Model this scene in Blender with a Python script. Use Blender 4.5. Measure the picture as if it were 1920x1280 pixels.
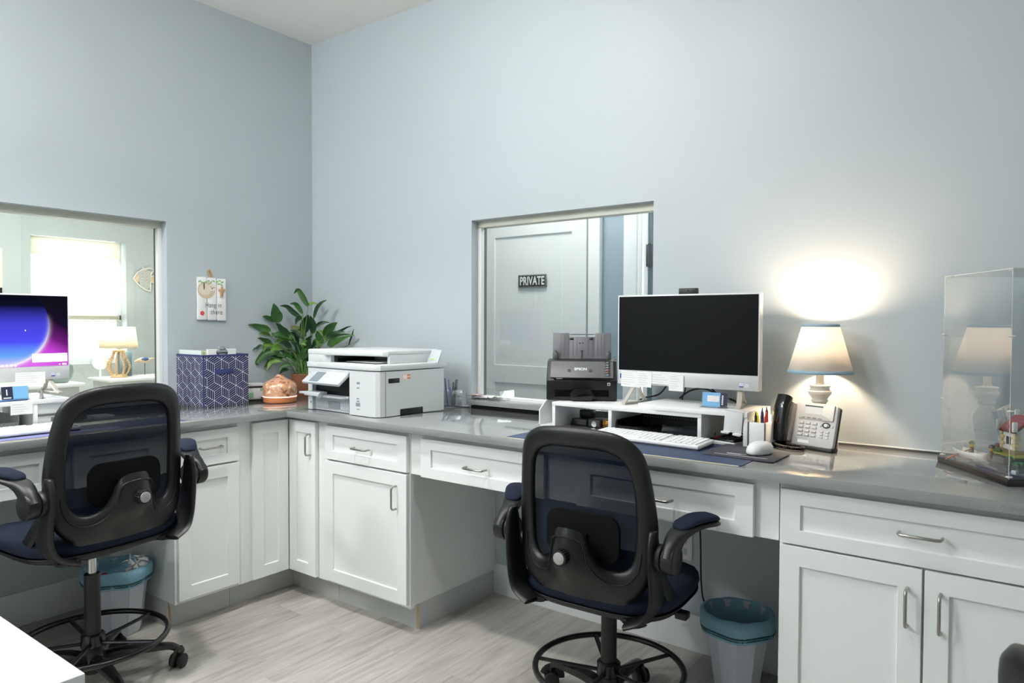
import bpy, bmesh, math, random
from mathutils import Vector, Matrix
for o in list(bpy.data.objects): bpy.data.objects.remove(o)
SC=bpy.context.scene; C=SC.collection
PI=math.pi
def srgb(h):
    if isinstance(h,str):
        h=h.lstrip('#'); c=[int(h[i:i+2],16)/255 for i in (0,2,4)]
    else: c=[v/255 for v in h]
    return tuple((v/12.92 if v<=.04045 else ((v+.055)/1.055)**2.4) for v in c)+(1,)
# ---------------- camera
cam=bpy.data.cameras.new('camera'); co=bpy.data.objects.new('camera',cam); C.objects.link(co)
cam.sensor_width=36; cam.lens=36*1326.2/1920; cam.clip_start=.05
yaw,pit,rol=0.6401,-0.0263,0.0035
fw=Vector((-math.sin(yaw)*math.cos(pit),math.cos(yaw)*math.cos(pit),math.sin(pit)))
rr=Vector((math.cos(yaw),math.sin(yaw),0)); uu=rr.cross(fw)
r2=rr*math.cos(rol)+uu*math.sin(rol); u2=-rr*math.sin(rol)+uu*math.cos(rol)
mw=Matrix((r2,u2,-fw)).transposed().to_4x4(); mw.translation=Vector((3.5924,-2.7643,1.3451)); co.matrix_world=mw
cam.dof.use_dof=True; cam.dof.focus_distance=2.5; cam.dof.aperture_fstop=10.0
SC.camera=co
# ---------------- world (daylight outside the waiting-room window)
w=bpy.data.worlds.new('sky'); SC.world=w; w.use_nodes=True
bg=w.node_tree.nodes['Background']; bg.inputs[0].default_value=(.93,.97,1,1); bg.inputs[1].default_value=6.0
SC.view_settings.view_transform='Standard'; SC.view_settings.look='None'
SC.view_settings.exposure=0.0; SC.view_settings.gamma=1; SC.view_settings.use_curve_mapping=False
# ---------------- lamps: recessed ceiling cans, added fill lights for waiting room and hallway
CEIL=3.034
def area(name,loc,size,power,col=(1,1,1),shape='DISK',rot=(0,0,0),sy=None,spread=PI):
    l=bpy.data.lights.new(name,'AREA'); l.shape=shape; l.size=size; l.energy=power; l.color=col; l.spread=spread
    if sy: l.size_y=sy
    o=bpy.data.objects.new(name,l); o.location=loc; o.rotation_euler=rot; C.objects.link(o); return o
CANS=[(1.2,-1.5,11.5,100),(2.3,-1.5,16,180),(1.2,-2.8,23.5,180)]
for x,y,pw,sp in CANS:
    area('ceiling_can_lamp',(x,y,CEIL-.02),.15,pw,(1,.995,.99),spread=math.radians(sp))
# globe lamps on the ceiling; the two at left are added fill lights
GLOBES=[(1.75,-1.0,12),(.45,-2.8,18),(.45,-3.8,104)]
for x,y,pw in GLOBES:
    l=bpy.data.lights.new('ceiling_globe_fill','POINT'); l.energy=pw; l.shadow_soft_size=.12; l.color=(1,.995,.99)
    o=bpy.data.objects.new('ceiling_globe_fill',l); o.location=(x,y,CEIL-.174); C.objects.link(o)
area('waiting_room_fill',(-1.5,-.9,2.7),.9,62,(1,.99,.96))  # unseen fill light, added to brighten the waiting room
area('hallway_fill',(1.0,.72,2.7),.5,15,(1,.99,.97))  # unseen fill light, added so the hallway is not dark
# daylight entering through the waiting-room window
wl=area('window_daylight',(-3.17,-.1,1.52),1.1,1,(1,1,1),'RECTANGLE',(0,-PI/2,0),.8); wl.data.cycles.is_portal=True

# ---------------- helpers
MATS={}
def M(name,col,rough=.5,metal=0,noise=0,nscale=8,bump=0,bscale=200,spec=.5,coat=0,trans=0,emit=None,es=1,alpha=1,sheen=0):
    if name in MATS: return MATS[name]
    m=bpy.data.materials.new(name); m.use_nodes=True; nt=m.node_tree; b=nt.nodes['Principled BSDF']
    c=srgb(col); b.inputs['Base Color'].default_value=c; b.inputs['Roughness'].default_value=rough
    b.inputs['Metallic'].default_value=metal; b.inputs['Specular IOR Level'].default_value=spec
    b.inputs['Coat Weight'].default_value=coat; b.inputs['Transmission Weight'].default_value=trans
    b.inputs['Sheen Weight'].default_value=sheen
    if emit: b.inputs['Emission Color'].default_value=srgb(emit); b.inputs['Emission Strength'].default_value=es
    if alpha<1: b.inputs['Alpha'].default_value=alpha
    tc=nt.nodes.new('ShaderNodeTexCoord')
    if noise:
        n=nt.nodes.new('ShaderNodeTexNoise'); n.inputs['Scale'].default_value=nscale; n.inputs['Detail'].default_value=4
        nt.links.new(tc.outputs['Object'],n.inputs['Vector'])
        r=nt.nodes.new('ShaderNodeMix'); r.data_type='RGBA'
        r.inputs[6].default_value=tuple(v*(1-noise) for v in c[:3])+(1,); r.inputs[7].default_value=tuple(min(1,v*(1+noise)) for v in c[:3])+(1,)
        nt.links.new(n.outputs[0],r.inputs[0]); nt.links.new(r.outputs[2],b.inputs['Base Color'])
    if bump:
        n=nt.nodes.new('ShaderNodeTexNoise'); n.inputs['Scale'].default_value=bscale
        nt.links.new(tc.outputs['Object'],n.inputs['Vector'])
        k=nt.nodes.new('ShaderNodeBump'); k.inputs['Strength'].default_value=bump; k.inputs['Distance'].default_value=.002
        nt.links.new(n.outputs[0],k.inputs['Height']); nt.links.new(k.outputs[0],b.inputs['Normal'])
    MATS[name]=m; return m
def thin_glass(name,tint,refl=1.0,ior=1.45,haze=0,hazecol=(1,1,1,1)):
    if name in MATS: return MATS[name]
    m=bpy.data.materials.new(name); m.use_nodes=True; nt=m.node_tree; nt.nodes.clear()
    o=nt.nodes.new('ShaderNodeOutputMaterial'); t=nt.nodes.new('ShaderNodeBsdfTransparent'); g=nt.nodes.new('ShaderNodeBsdfGlossy')
    t.inputs[0].default_value=srgb(tint); g.inputs['Roughness'].default_value=.0
    f=nt.nodes.new('ShaderNodeFresnel'); f.inputs[0].default_value=ior
    mu=nt.nodes.new('ShaderNodeMath'); mu.operation='MULTIPLY'; mu.use_clamp=True; mu.inputs[1].default_value=refl
    ge=nt.nodes.new('ShaderNodeNewGeometry'); iv=nt.nodes.new('ShaderNodeMath'); iv.operation='SUBTRACT'; iv.inputs[0].default_value=1; nt.links.new(ge.outputs['Backfacing'],iv.inputs[1])
    mm=nt.nodes.new('ShaderNodeMath'); mm.operation='MULTIPLY'; nt.links.new(f.outputs[0],mm.inputs[0]); nt.links.new(iv.outputs[0],mm.inputs[1]); nt.links.new(mm.outputs[0],mu.inputs[0])
    x=nt.nodes.new('ShaderNodeMixShader'); nt.links.new(mu.outputs[0],x.inputs[0]); nt.links.new(t.outputs[0],x.inputs[1]); nt.links.new(g.outputs[0],x.inputs[2])
    last=x
    if haze:
        d=nt.nodes.new('ShaderNodeBsdfDiffuse'); d.inputs[0].default_value=hazecol
        y=nt.nodes.new('ShaderNodeMixShader'); hm=nt.nodes.new('ShaderNodeMath'); hm.operation='MULTIPLY'; hm.inputs[1].default_value=haze; nt.links.new(iv.outputs[0],hm.inputs[0]); nt.links.new(hm.outputs[0],y.inputs[0])
        nt.links.new(x.outputs[0],y.inputs[1]); nt.links.new(d.outputs[0],y.inputs[2]); last=y
    nt.links.new(last.outputs[0],o.inputs[0]); MATS[name]=m; return m
class B:
    """mesh builder: shapes go in one bmesh, build() links it as one object"""
    def __init__(s): s.bm=bmesh.new(); s.mi=0; s.T=Matrix.Identity(4)
    def add(s,t,M_=None):
        for f in t.faces: f.material_index=s.mi
        T=s.T@(M_ or Matrix.Identity(4)); bmesh.ops.transform(t,matrix=T,verts=t.verts)
        me=bpy.data.meshes.new('t'); t.to_mesh(me); t.free(); s.bm.from_mesh(me); bpy.data.meshes.remove(me); return s
    def box(s,x0,x1,y0,y1,z0,z1,bev=0,seg=2,M_=None):
        t=bmesh.new(); bmesh.ops.create_cube(t,size=1)
        for v in t.verts: v.co=Vector(((x0+x1)/2+v.co.x*(x1-x0),(y0+y1)/2+v.co.y*(y1-y0),(z0+z1)/2+v.co.z*(z1-z0)))
        if bev: bmesh.ops.bevel(t,geom=t.edges[:],offset=bev,segments=seg,profile=.5,affect='EDGES')
        return s.add(t,M_)
    def prism(s,pts,z0,z1,bev=0,M_=None,seg=2):
        t=bmesh.new(); a=[t.verts.new((x,y,z0)) for x,y in pts]; b=[t.verts.new((x,y,z1)) for x,y in pts]; n=len(pts)
        t.faces.new(a[::-1]); t.faces.new(b)
        for i in range(n): t.faces.new((a[i],a[(i+1)%n],b[(i+1)%n],b[i]))
        bmesh.ops.recalc_face_normals(t,faces=t.faces)
        if bev:
            es=[e for e in t.edges if abs(e.verts[0].co.z-e.verts[1].co.z)<1e-6]
            bmesh.ops.bevel(t,geom=es,offset=bev,segments=seg,profile=.5,affect='EDGES')
        return s.add(t,M_)
    def cyl(s,p0,p1,r0,r1=None,seg=24,bev=0):
        r1=r0 if r1 is None else r1; p0=Vector(p0); p1=Vector(p1); d=p1-p0
        t=bmesh.new(); bmesh.ops.create_cone(t,cap_ends=True,segments=seg,radius1=r0,radius2=r1,depth=d.length)
        if bev:
            es=[e for e in t.edges if abs(e.verts[0].co.z-e.verts[1].co.z)<1e-6]
            bmesh.ops.bevel(t,geom=es,offset=bev,segments=2,profile=.5,affect='EDGES')
        q=Vector((0,0,1)).rotation_difference(d.normalized()).to_matrix().to_4x4()
        return s.add(t,Matrix.Translation((p0+p1)/2)@q)
    def lathe(s,prof,c=(0,0,0),seg=32,M_=None,caps=True,jit=None):
        t=bmesh.new(); rings=[]
        for r,z in prof:
            rings.append([t.verts.new((c[0]+r*math.cos(2*PI*k/seg),c[1]+r*math.sin(2*PI*k/seg),c[2]+z)) for k in range(seg)])
        for a,b in zip(rings,rings[1:]):
            for k in range(seg): t.faces.new((a[k],a[(k+1)%seg],b[(k+1)%seg],b[k]))
        if caps: t.faces.new(rings[0][::-1]); t.faces.new(rings[-1])
        return s.add(t,M_)
    def sweep(s,path,rx,rz=None,seg=10,up=(0,0,1),caps=True,closed=False,sq=1.0,smooth=0):
        """tube of elliptical (sq<1: boxier) section; rx, rz numbers or lists"""
        P=[Vector(p) for p in path]; n0=len(P)
        RX=list(rx) if hasattr(rx,'__len__') else [rx]*n0; rz=rx if rz is None else rz
        RZ=list(rz) if hasattr(rz,'__len__') else [rz]*n0
        for _ in range(1 if smooth else 0):
            Q=[];A=[];D=[]
            for i in range(n0-1):
                a=P[max(i-1,0)];b=P[i];c=P[i+1];d=P[min(i+2,n0-1)]
                for k in range(smooth):
                    u=k/smooth
                    Q.append(.5*((2*b)+(c-a)*u+(2*a-5*b+4*c-d)*u*u+(3*b-a-3*c+d)*u**3)); A.append(RX[i]*(1-u)+RX[i+1]*u); D.append(RZ[i]*(1-u)+RZ[i+1]*u)
            Q.append(P[-1]);A.append(RX[-1]);D.append(RZ[-1]); P,RX,RZ=Q,A,D
        n=len(P); t=bmesh.new(); rings=[]; up=Vector(up)
        for i in range(n):
            if closed: d=P[(i+1)%n]-P[i-1]
            else: d=P[min(i+1,n-1)]-P[max(i-1,0)]
            d.normalize(); sd=d.cross(up)
            if sd.length<1e-3: sd=d.cross(Vector((1,0,0)))
            sd.normalize(); nu=sd.cross(d)
            ring=[]
            for k in range(seg):
                a=2*PI*k/seg; ca,sa=math.cos(a),math.sin(a)
                ca=math.copysign(abs(ca)**sq,ca); sa=math.copysign(abs(sa)**sq,sa)
                ring.append(t.verts.new(P[i]+sd*ca*RX[i]+nu*sa*RZ[i]))
            rings.append(ring)
        m=n if closed else n-1
        for i in range(m):
            a=rings[i];b=rings[(i+1)%n]
            for k in range(seg): t.faces.new((a[k],a[(k+1)%seg],b[(k+1)%seg],b[k]))
        if caps and not closed: t.faces.new(rings[0][::-1]); t.faces.new(rings[-1])
        bmesh.ops.recalc_face_normals(t,faces=t.faces)
        return s.add(t)
    def sph(s,c,rx,ry=None,rz=None,sub=2,M_=None):
        t=bmesh.new(); bmesh.ops.create_icosphere(t,subdivisions=sub,radius=1); ry=ry or rx; rz=rz or rx
        for v in t.verts: v.co=Vector((c[0]+v.co.x*rx,c[1]+v.co.y*ry,c[2]+v.co.z*rz))
        return s.add(t,M_)
    def poly(s,pts):
        t=bmesh.new(); t.faces.new([t.verts.new(p) for p in pts]); return s.add(t)
    def grid(s,rows,closed=False):
        t=bmesh.new(); V=[[t.verts.new(p) for p in r] for r in rows]
        for a,b in zip(V,V[1:]):
            n=len(a)
            for k in range(n if closed else n-1): t.faces.new((a[k],a[(k+1)%n],b[(k+1)%n],b[k]))
        return s.add(t)
    def build(s,name,mats,parent=None,smooth=True,ang=38,loc=None,solid=0,subd=0):
        me=bpy.data.meshes.new(name); s.bm.to_mesh(me); s.bm.free()
        for m in (mats if isinstance(mats,(list,tuple)) else [mats]): me.materials.append(m)
        if smooth:
            for p in me.polygons: p.use_smooth=True
            me.set_sharp_from_angle(angle=math.radians(ang))
        o=bpy.data.objects.new(name,me); C.objects.link(o)
        if parent: o.parent=parent
        if loc: o.location=loc
        if solid: q=o.modifiers.new('solid','SOLIDIFY'); q.thickness=solid; q.offset=0
        if subd: q=o.modifiers.new('sub','SUBSURF'); q.levels=subd; q.render_levels=subd
        return o
def tag(o,label,cat,group=None,kind=None):
    o['label']=label; o['category']=cat
    if group: o['group']=group
    if kind: o['kind']=kind
    return o
def thing(name,label,cat,loc=(0,0,0),rz=0,group=None,rot=None):
    o=bpy.data.objects.new(name,None); o.empty_display_size=.05; C.objects.link(o); o.location=loc
    o.rotation_euler=rot or (0,0,rz); return tag(o,label,cat,group)
def struct(o,label=None):
    o['kind']='structure'
    if label: o['label']=label
    return o
def dup(root,loc=None,rz=None,parent=None,name=None):
    c=root.copy(); C.objects.link(c); c.parent=parent
    if loc is not None: c.location=loc
    if rz is not None: c.rotation_euler=(0,0,rz)
    for ch in list(root.children): dup(ch,parent=c)
    return c
def text(body,size,depth=.0006,bold=0,sx=1,align='CENTER',sp=1.0):
    cu=bpy.data.curves.new('txt','FONT'); cu.body=body; cu.size=size; cu.extrude=depth; cu.offset=bold; cu.align_x=align; cu.align_y='CENTER'; cu.space_character=sp
    o=bpy.data.objects.new('txt',cu); C.objects.link(o); dg=bpy.context.evaluated_depsgraph_get(); dg.update()
    me=bpy.data.meshes.new_from_object(o.evaluated_get(dg)); bpy.data.objects.remove(o); bpy.data.curves.remove(cu)
    for v in me.vertices: v.co.x*=sx
    return me
def add_text(b,body,size,T,**k):
    me=text(body,size,**k); t=bmesh.new(); t.from_mesh(me); bpy.data.meshes.remove(me); b.add(t,T); return b
FRONT=Matrix.Rotation(PI/2,4,'X')        # text facing -y
def TR(x,y,z): return Matrix.Translation((x,y,z))
def RZ(a): return Matrix.Rotation(a,4,'Z')
def RX(a): return Matrix.Rotation(a,4,'X')
def RY(a): return Matrix.Rotation(a,4,'Y')
def rrect(w,h,r,n=6,cx=0,cy=0):
    pts=[]
    for (sx,sy,a0) in ((1,1,0),(-1,1,PI/2),(-1,-1,PI),(1,-1,1.5*PI)):
        for k in range(n+1):
            a=a0+PI/2*k/n; pts.append((cx+sx*(w/2-r)+r*math.cos(a),cy+sy*(h/2-r)+r*math.sin(a)))
    return pts
# ---------------- materials
WHITE=M('cabinet_white_paint',(237,240,238),.32,noise=.01,nscale=3)
WHITEP=M('white_plastic',(232,234,234),.35,noise=.01); WHITEM=M('white_melamine',(238,239,238),.4,noise=.01)
NICK=M('brushed_nickel',(175,172,166),.3,metal=1,noise=.05,nscale=60)
BLK=M('black_plastic',(12,13,14),.4,noise=.08,bump=.15,bscale=900); BLKG=M('black_gloss_plastic',(12,12,13),.12,noise=.05)
BLKM=M('black_metal',(14,14,15),.25,noise=.05); CHROME=M('chrome',(200,200,200),.15,metal=1,noise=.02)
GREYP=M('grey_plastic',(112,113,116),.4,noise=.03); DGREY=M('dark_grey_plastic',(62,63,65),.35,noise=.04)
PAPER=M('white_paper',(240,240,238),.7,noise=.01); INK=M('grey_ink',(120,122,126),.7,noise=.02)
NAVYF=M('navy_fabric',(16,27,46),.85,noise=.12,nscale=300,bump=.5,bscale=700,spec=.3)
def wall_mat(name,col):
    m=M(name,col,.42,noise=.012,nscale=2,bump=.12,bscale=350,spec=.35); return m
PAINT=wall_mat('blue_grey_wall_paint',(188,197,201)); PAINTG=wall_mat('pale_green_blue_wall_paint',(192,200,199))
CEILM=M('ceiling_paint',(247,244,238),.8,noise=.01)
TRIMW=M('trim_white_paint',(232,234,233),.35,noise=.01)
GLASS=thin_glass('window_glass','#fdfffe',1.5,1.5); ACRY=thin_glass('clear_acrylic','#fdfefe',3.4,1.5,haze=.01)
# ---------------- quartz, floor
def quartz():
    m=bpy.data.materials.new('grey_quartz'); m.use_nodes=True; nt=m.node_tree; b=nt.nodes['Principled BSDF']
    tc=nt.nodes.new('ShaderNodeTexCoord'); n=nt.nodes.new('ShaderNodeTexNoise'); n.inputs['Scale'].default_value=450; n.inputs['Detail'].default_value=2
    v=nt.nodes.new('ShaderNodeTexVoronoi'); v.inputs['Scale'].default_value=260
    r=nt.nodes.new('ShaderNodeValToRGB'); r.color_ramp.elements[0].position=.3; r.color_ramp.elements[0].color=srgb((128,131,130)); r.color_ramp.elements[1].position=.75; r.color_ramp.elements[1].color=srgb((160,162,160))
    nt.links.new(tc.outputs['Object'],n.inputs['Vector']); nt.links.new(tc.outputs['Object'],v.inputs['Vector'])
    nt.links.new(n.outputs[0],r.inputs[0]); mx=nt.nodes.new('ShaderNodeMix'); mx.data_type='RGBA'; mx.blend_type='MULTIPLY'; mx.inputs[0].default_value=.05
    nt.links.new(r.outputs[0],mx.inputs[6]); nt.links.new(v.outputs['Color'],mx.inputs[7]); nt.links.new(mx.outputs[2],b.inputs['Base Color'])
    b.inputs['Roughness'].default_value=.07; b.inputs['IOR'].default_value=1.6; b.inputs['Coat Weight'].default_value=.7; b.inputs['Coat IOR'].default_value=1.7; b.inputs['Coat Roughness'].default_value=.04; return m
QUARTZ=quartz()
def floor_mat():
    m=bpy.data.materials.new('grey_vinyl_planks'); m.use_nodes=True; nt=m.node_tree; b=nt.nodes['Principled BSDF']; L=nt.links.new
    tc=nt.nodes.new('ShaderNodeTexCoord'); mp=nt.nodes.new('ShaderNodeMapping'); mp.inputs['Rotation'].default_value=(0,0,PI/2)
    L(tc.outputs['Object'],mp.inputs[0])
    br=nt.nodes.new('ShaderNodeTexBrick'); br.offset=.37; br.inputs['Scale'].default_value=1; br.inputs['Brick Width'].default_value=1.2; br.inputs['Row Height'].default_value=.18
    br.inputs['Mortar Size'].default_value=.0012; br.inputs['Color1'].default_value=(0,0,0,1); br.inputs['Color2'].default_value=(1,1,1,1); br.inputs['Mortar'].default_value=(.3,.3,.3,1)
    L(mp.outputs[0],br.inputs[0])
    sc=nt.nodes.new('ShaderNodeMapping'); sc.inputs['Scale'].default_value=(1.5,16,1); L(mp.outputs[0],sc.inputs[0])
    ad=nt.nodes.new('ShaderNodeVectorMath'); ad.operation='ADD'; L(sc.outputs[0],ad.inputs[0])
    sp=nt.nodes.new('ShaderNodeVectorMath'); sp.operation='SCALE'; sp.inputs[3].default_value=7; L(br.outputs[0],sp.inputs[0]); L(sp.outputs[0],ad.inputs[1])
    n=nt.nodes.new('ShaderNodeTexNoise'); n.inputs['Scale'].default_value=2.2; n.inputs['Detail'].default_value=6; n.inputs['Roughness'].default_value=.62; n.inputs['Distortion'].default_value=.6; L(ad.outputs[0],n.inputs[0])
    mx=nt.nodes.new('ShaderNodeMath'); mx.operation='MULTIPLY_ADD'; mx.inputs[1].default_value=.22; L(br.outputs[0],mx.inputs[0]); L(n.outputs[0],mx.inputs[2])
    r=nt.nodes.new('ShaderNodeValToRGB'); e=r.color_ramp.elements; e[0].position=.30; e[0].color=srgb((140,136,129)); e[1].position=.85; e[1].color=srgb((196,193,186))
    k=e.new(.55); k.color=srgb((172,169,162)); L(mx.outputs[0],r.inputs[0])
    L(r.outputs[0],b.inputs['Base Color']); b.inputs['Roughness'].default_value=.42
    bu=nt.nodes.new('ShaderNodeBump'); bu.inputs['Strength'].default_value=.15; bu.inputs['Distance'].default_value=.001; L(n.outputs[0],bu.inputs['Height']); L(bu.outputs[0],b.inputs['Normal'])
    return m
FLOORM=floor_mat()
# ---------------- room shell. corner of the two seen walls is at x=0, y=0
XR,YF,XW,YH=5.2,-4.6,-3.0,1.4          # right wall, front wall, waiting-room far wall, hallway far wall
WT=.125
WX1,WX2,WZ0,WZ1=1.276,2.277,.925,1.863   # pass-through window in the back wall
LY1,LY2=-.906,-2.35                        # pass-through window in the left wall
b=B(); b.box(XW-.2,XR+.2,YF-.2,YH+.2,-.1,0); struct(b.build('floor',FLOORM,smooth=False),'grey wood-look vinyl plank floor')
b=B(); b.box(0,XR,YF,0,CEIL,CEIL+.1); struct(b.build('ceiling',CEILM,smooth=False),'off-white painted ceiling')
b=B(); b.box(XW-.1,-WT,YF,.9,2.75,2.85); struct(b.build('ceiling_waiting_room',CEILM,smooth=False))
b=B(); b.box(-WT,XR+.1,WT,YH+.1,2.75,2.85); struct(b.build('ceiling_hallway',CEILM,smooth=False))
b=B()
for x0,x1,z0,z1 in ((-WT,WX1,0,CEIL),(WX2,XR,0,CEIL),(WX1,WX2,0,WZ0),(WX1,WX2,WZ1,CEIL)): b.box(x0,x1,0,WT,z0,z1)
struct(b.build('wall_back',PAINT,smooth=False),'blue-grey painted wall with the scanner window')
b=B()
for y0,y1,z0,z1 in ((LY1,0,0,CEIL),(YF,LY2,0,CEIL),(LY2,LY1,0,WZ0),(LY2,LY1,WZ1-.005,CEIL)): b.box(-WT,0,y0,y1,z0,z1)
struct(b.build('wall_left',PAINT,smooth=False),'blue-grey painted wall with the waiting-room window')
b=B(); b.box(XR,XR+.1,YF,0,0,CEIL); struct(b.build('wall_right',PAINT,smooth=False))
b=B(); b.box(-WT,XR+.1,YF-.1,YF,0,CEIL); struct(b.build('wall_front',PAINT,smooth=False))
for k,(x,y,pw,sp) in enumerate(CANS):
    t=thing('ceiling_light',['recessed ceiling light nearest the corner','recessed ceiling light above the right desk','recessed ceiling light towards the back of the room'][k],'ceiling light',(x,y,CEIL)); b=B(); b.lathe([(.078,-.001),(.10,-.001),(.098,-.010),(.080,-.012),(.078,-.001)],seg=32,caps=False); b.build('trim_ring',TRIMW,t)
for k,(x,y,pw) in enumerate(GLOBES):
    t=thing('ceiling_light',['flush ceiling light close to the scanner window wall','added fill light on the ceiling beside the left wall','added fill light on the ceiling at the rear left of the room'][k],'ceiling light',(x,y,CEIL)); b=B(); b.cyl((0,0,-.025),(0,0,0),.06,seg=32,bev=.004); b.build('ceiling_plate',NICK,t)
# baseboards
b=B(); b.box(1.436,2.985,-.015,0,0,.15,.002); struct(b.build('baseboard_back',TRIMW),'white baseboard under the desk')
b=B(); b.box(0,.015,-2.6,-1.2,0,.15,.002); struct(b.build('baseboard_left',TRIMW),'white baseboard under the left desk')
b=B(); b.box(WX2+.01,3.76,-.006,0,.9145,.919,.001); b.box(.0,WX1-.01,-.006,0,.9145,.919,.001); b.box(.0,.006,LY1+.01,-.006,.9145,.919,.001); struct(b.build('trim_2',TRIMW),'white caulk bead where the countertop meets the walls')
# pass-through windows: frame, track, two sliding panes
ALU=M('beige_aluminium',(205,204,190),.45,metal=.2,noise=.02); DTRK=M('dark_track',(92,96,88),.5,noise=.05)
def pass_window(name,label,w,z0,z1,T,split):
    root=bpy.data.objects.new(name,None); C.objects.link(root); root.matrix_world=T; root['kind']='structure'; root['label']=label
    b=B(); t=.020
    b.box(0,w,.05,.105,z1-.032,z1); b.build('window_head',ALU,root)
    b=B(); b.box(0,t,.05,.078,z0,z1-.0325,.001); b.build('window_frame',TRIMW,root); b=B(); b.box(w-t,w,.05,.078,z0,z1-.0325,.001); b.build('window_frame',TRIMW,root)
    b=B(); b.box(0,w,.05,.105,z0+.032,z0+.045); b.build('window_sill',TRIMW,root)
    b=B(); b.box(0,.014,.079,.106,z0+.03,z1-.03); b.box(w-.014,w,.079,.106,z0+.03,z1-.03); b.build('slide_track',DTRK,root)
    b=B(); b.box(.02,split+.03,.084,.089,z0+.04,z1-.02); b.build('glass_pane',GLASS,root)
    b=B(); b.box(split-.03,w-.016,.094,.099,z0+.04,z1-.02); b.build('glass_pane',GLASS,root)
    return root
pass_window('window_1','sliding pass-through window above the scanner',WX2-WX1,WZ0,WZ1,TR(WX1,0,0),.46)
pass_window('window_2','sliding pass-through window to the waiting room',LY1-LY2,WZ0,WZ1-.005,TR(0,LY2,0)@RZ(PI/2),.86)
# stone transaction ledges through both windows
b=B(); b.box(WX1-.006,WX2+.006,-.032,.32,.932,.957,.002)
tag(b.build('transaction_ledge',QUARTZ),'grey stone ledge in the window behind the scanner','ledge')
b=B(); b.box(-.32,.032,LY2-.006,LY1+.006,.932,.957,.002)
tag(b.build('transaction_ledge',QUARTZ),'grey stone ledge in the window behind the lit left monitor','ledge')
# ---------------- waiting room (x<0)
W3=(-.477,.275,.98,2.055)
b=B()
for y0,y1,z0,z1 in ((YF,W3[0],0,2.8),(W3[1],.9,0,2.8),(W3[0],W3[1],0,W3[2]),(W3[0],W3[1],W3[3],2.8)): b.box(XW-.16,XW,y0,y1,z0,z1)
struct(b.build('wall_waiting_far',PAINTG,smooth=False),'pale green-blue wall of the waiting room')
b=B(); b.box(XW-.1,-WT,.8,.9,0,2.8); struct(b.build('wall_waiting_side',PAINTG,smooth=False))
b=B(); b.box(XW-.1,-WT,-3.3,-3.2,0,2.8); struct(b.build('wall_waiting_end',PAINTG,smooth=False))
root=bpy.data.objects.new('window_3',None); C.objects.link(root); struct(root,'bright exterior window with a white roman shade')
b=B(); y0,y1,z0,z1=W3
b.box(XW-.15,XW-.11,y0,y0+.04,z0,z1); b.box(XW-.15,XW-.11,y1-.04,y1,z0,z1); b.box(XW-.15,XW-.11,y0,y1,z0,z0+.04); b.box(XW-.15,XW-.11,y0,y1,1.36,1.40); b.build('sash_frame',TRIMW,root)
b=B(); b.box(XW-.135,XW-.13,y0,y1,z0,z1); b.build('glass_pane',GLASS,root)
def shade_mat(name,col,tr):
    m=bpy.data.materials.new(name); m.use_nodes=True; nt=m.node_tree; nt.nodes.clear(); L=nt.links.new
    o=nt.nodes.new('ShaderNodeOutputMaterial'); d=nt.nodes.new('ShaderNodeBsdfDiffuse'); t=nt.nodes.new('ShaderNodeBsdfTranslucent'); x=nt.nodes.new('ShaderNodeMixShader'); x.inputs[0].default_value=tr
    tc=nt.nodes.new('ShaderNodeTexCoord'); n=nt.nodes.new('ShaderNodeTexNoise'); mp=nt.nodes.new('ShaderNodeMapping'); mp.inputs['Scale'].default_value=(30,30,260); n.inputs['Scale'].default_value=1.5
    L(tc.outputs['Object'],mp.inputs[0]); L(mp.outputs[0],n.inputs[0])
    r=nt.nodes.new('ShaderNodeMix'); r.data_type='RGBA'; c=srgb(col); r.inputs[6].default_value=tuple(v*.86 for v in c[:3])+(1,); r.inputs[7].default_value=c
    L(n.outputs[0],r.inputs[0]); L(r.outputs[2],d.inputs[0]); L(r.outputs[2],t.inputs[0]); L(d.outputs[0],x.inputs[1]); L(t.outputs[0],x.inputs[2]); L(x.outputs[0],o.inputs[0]); return m
SHADE=shade_mat('woven_shade_fabric',(244,240,228),.5)
b=B(); b.box(XW-.07,XW-.045,y0+.005,y1-.03,1.90,z1-.004,.003); b.build('shade_valance',SHADE,root)
rows=[]
for i in range(25):
    z=1.90-(1.90-1.38)*i/24; x=XW-.085+.006*math.sin(i*PI/2); rows.append([(x,y0+.01,z),(x,y1-.035,z)])
b=B(); b.grid(rows); 
for k in range(4): b.box(XW-.10,XW-.055,y0+.01,y1-.035,1.345+k*.014,1.356+k*.014,.003)
b.build('roman_shade',SHADE,root)
# fish wall ornament
WASH=M('whitewashed_wood',(238,234,224),.8,noise=.12,nscale=40); CORAL=M('pale_peach_wood',(226,196,160),.8,noise=.1,nscale=30)
fish=thing('fish_ornament','carved white wooden fish on the waiting-room wall','ornament',(XW+.012,.43,1.735))
b=B(); cy=0
def ycirc(cy,cz,r,n=14): return [(cy+r*math.cos(2*PI*k/n),cz+r*math.sin(2*PI*k/n)) for k in range(n)]
YZ=Matrix(((0,0,1,0),(1,0,0,0),(0,1,0,0),(0,0,0,1)))   # prism xy -> world yz, extruded along x
out=[(-.10,.0),(-.07,.05),(-.02,.085),(.04,.10),(.085,.09),(.06,.05),(.055,.02),(.10,.045),(.105,.0),(.10,-.05),(.055,-.02),(.055,-.07),(.05,-.11),(.0,-.095),(-.06,-.05)]
b.sweep([(0.006,y,z) for y,z in out],.006,.006,seg=8,closed=True,up=(1,0,0)); b.build('rim',WASH,fish)
rnd=random.Random(3); b=B()
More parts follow.
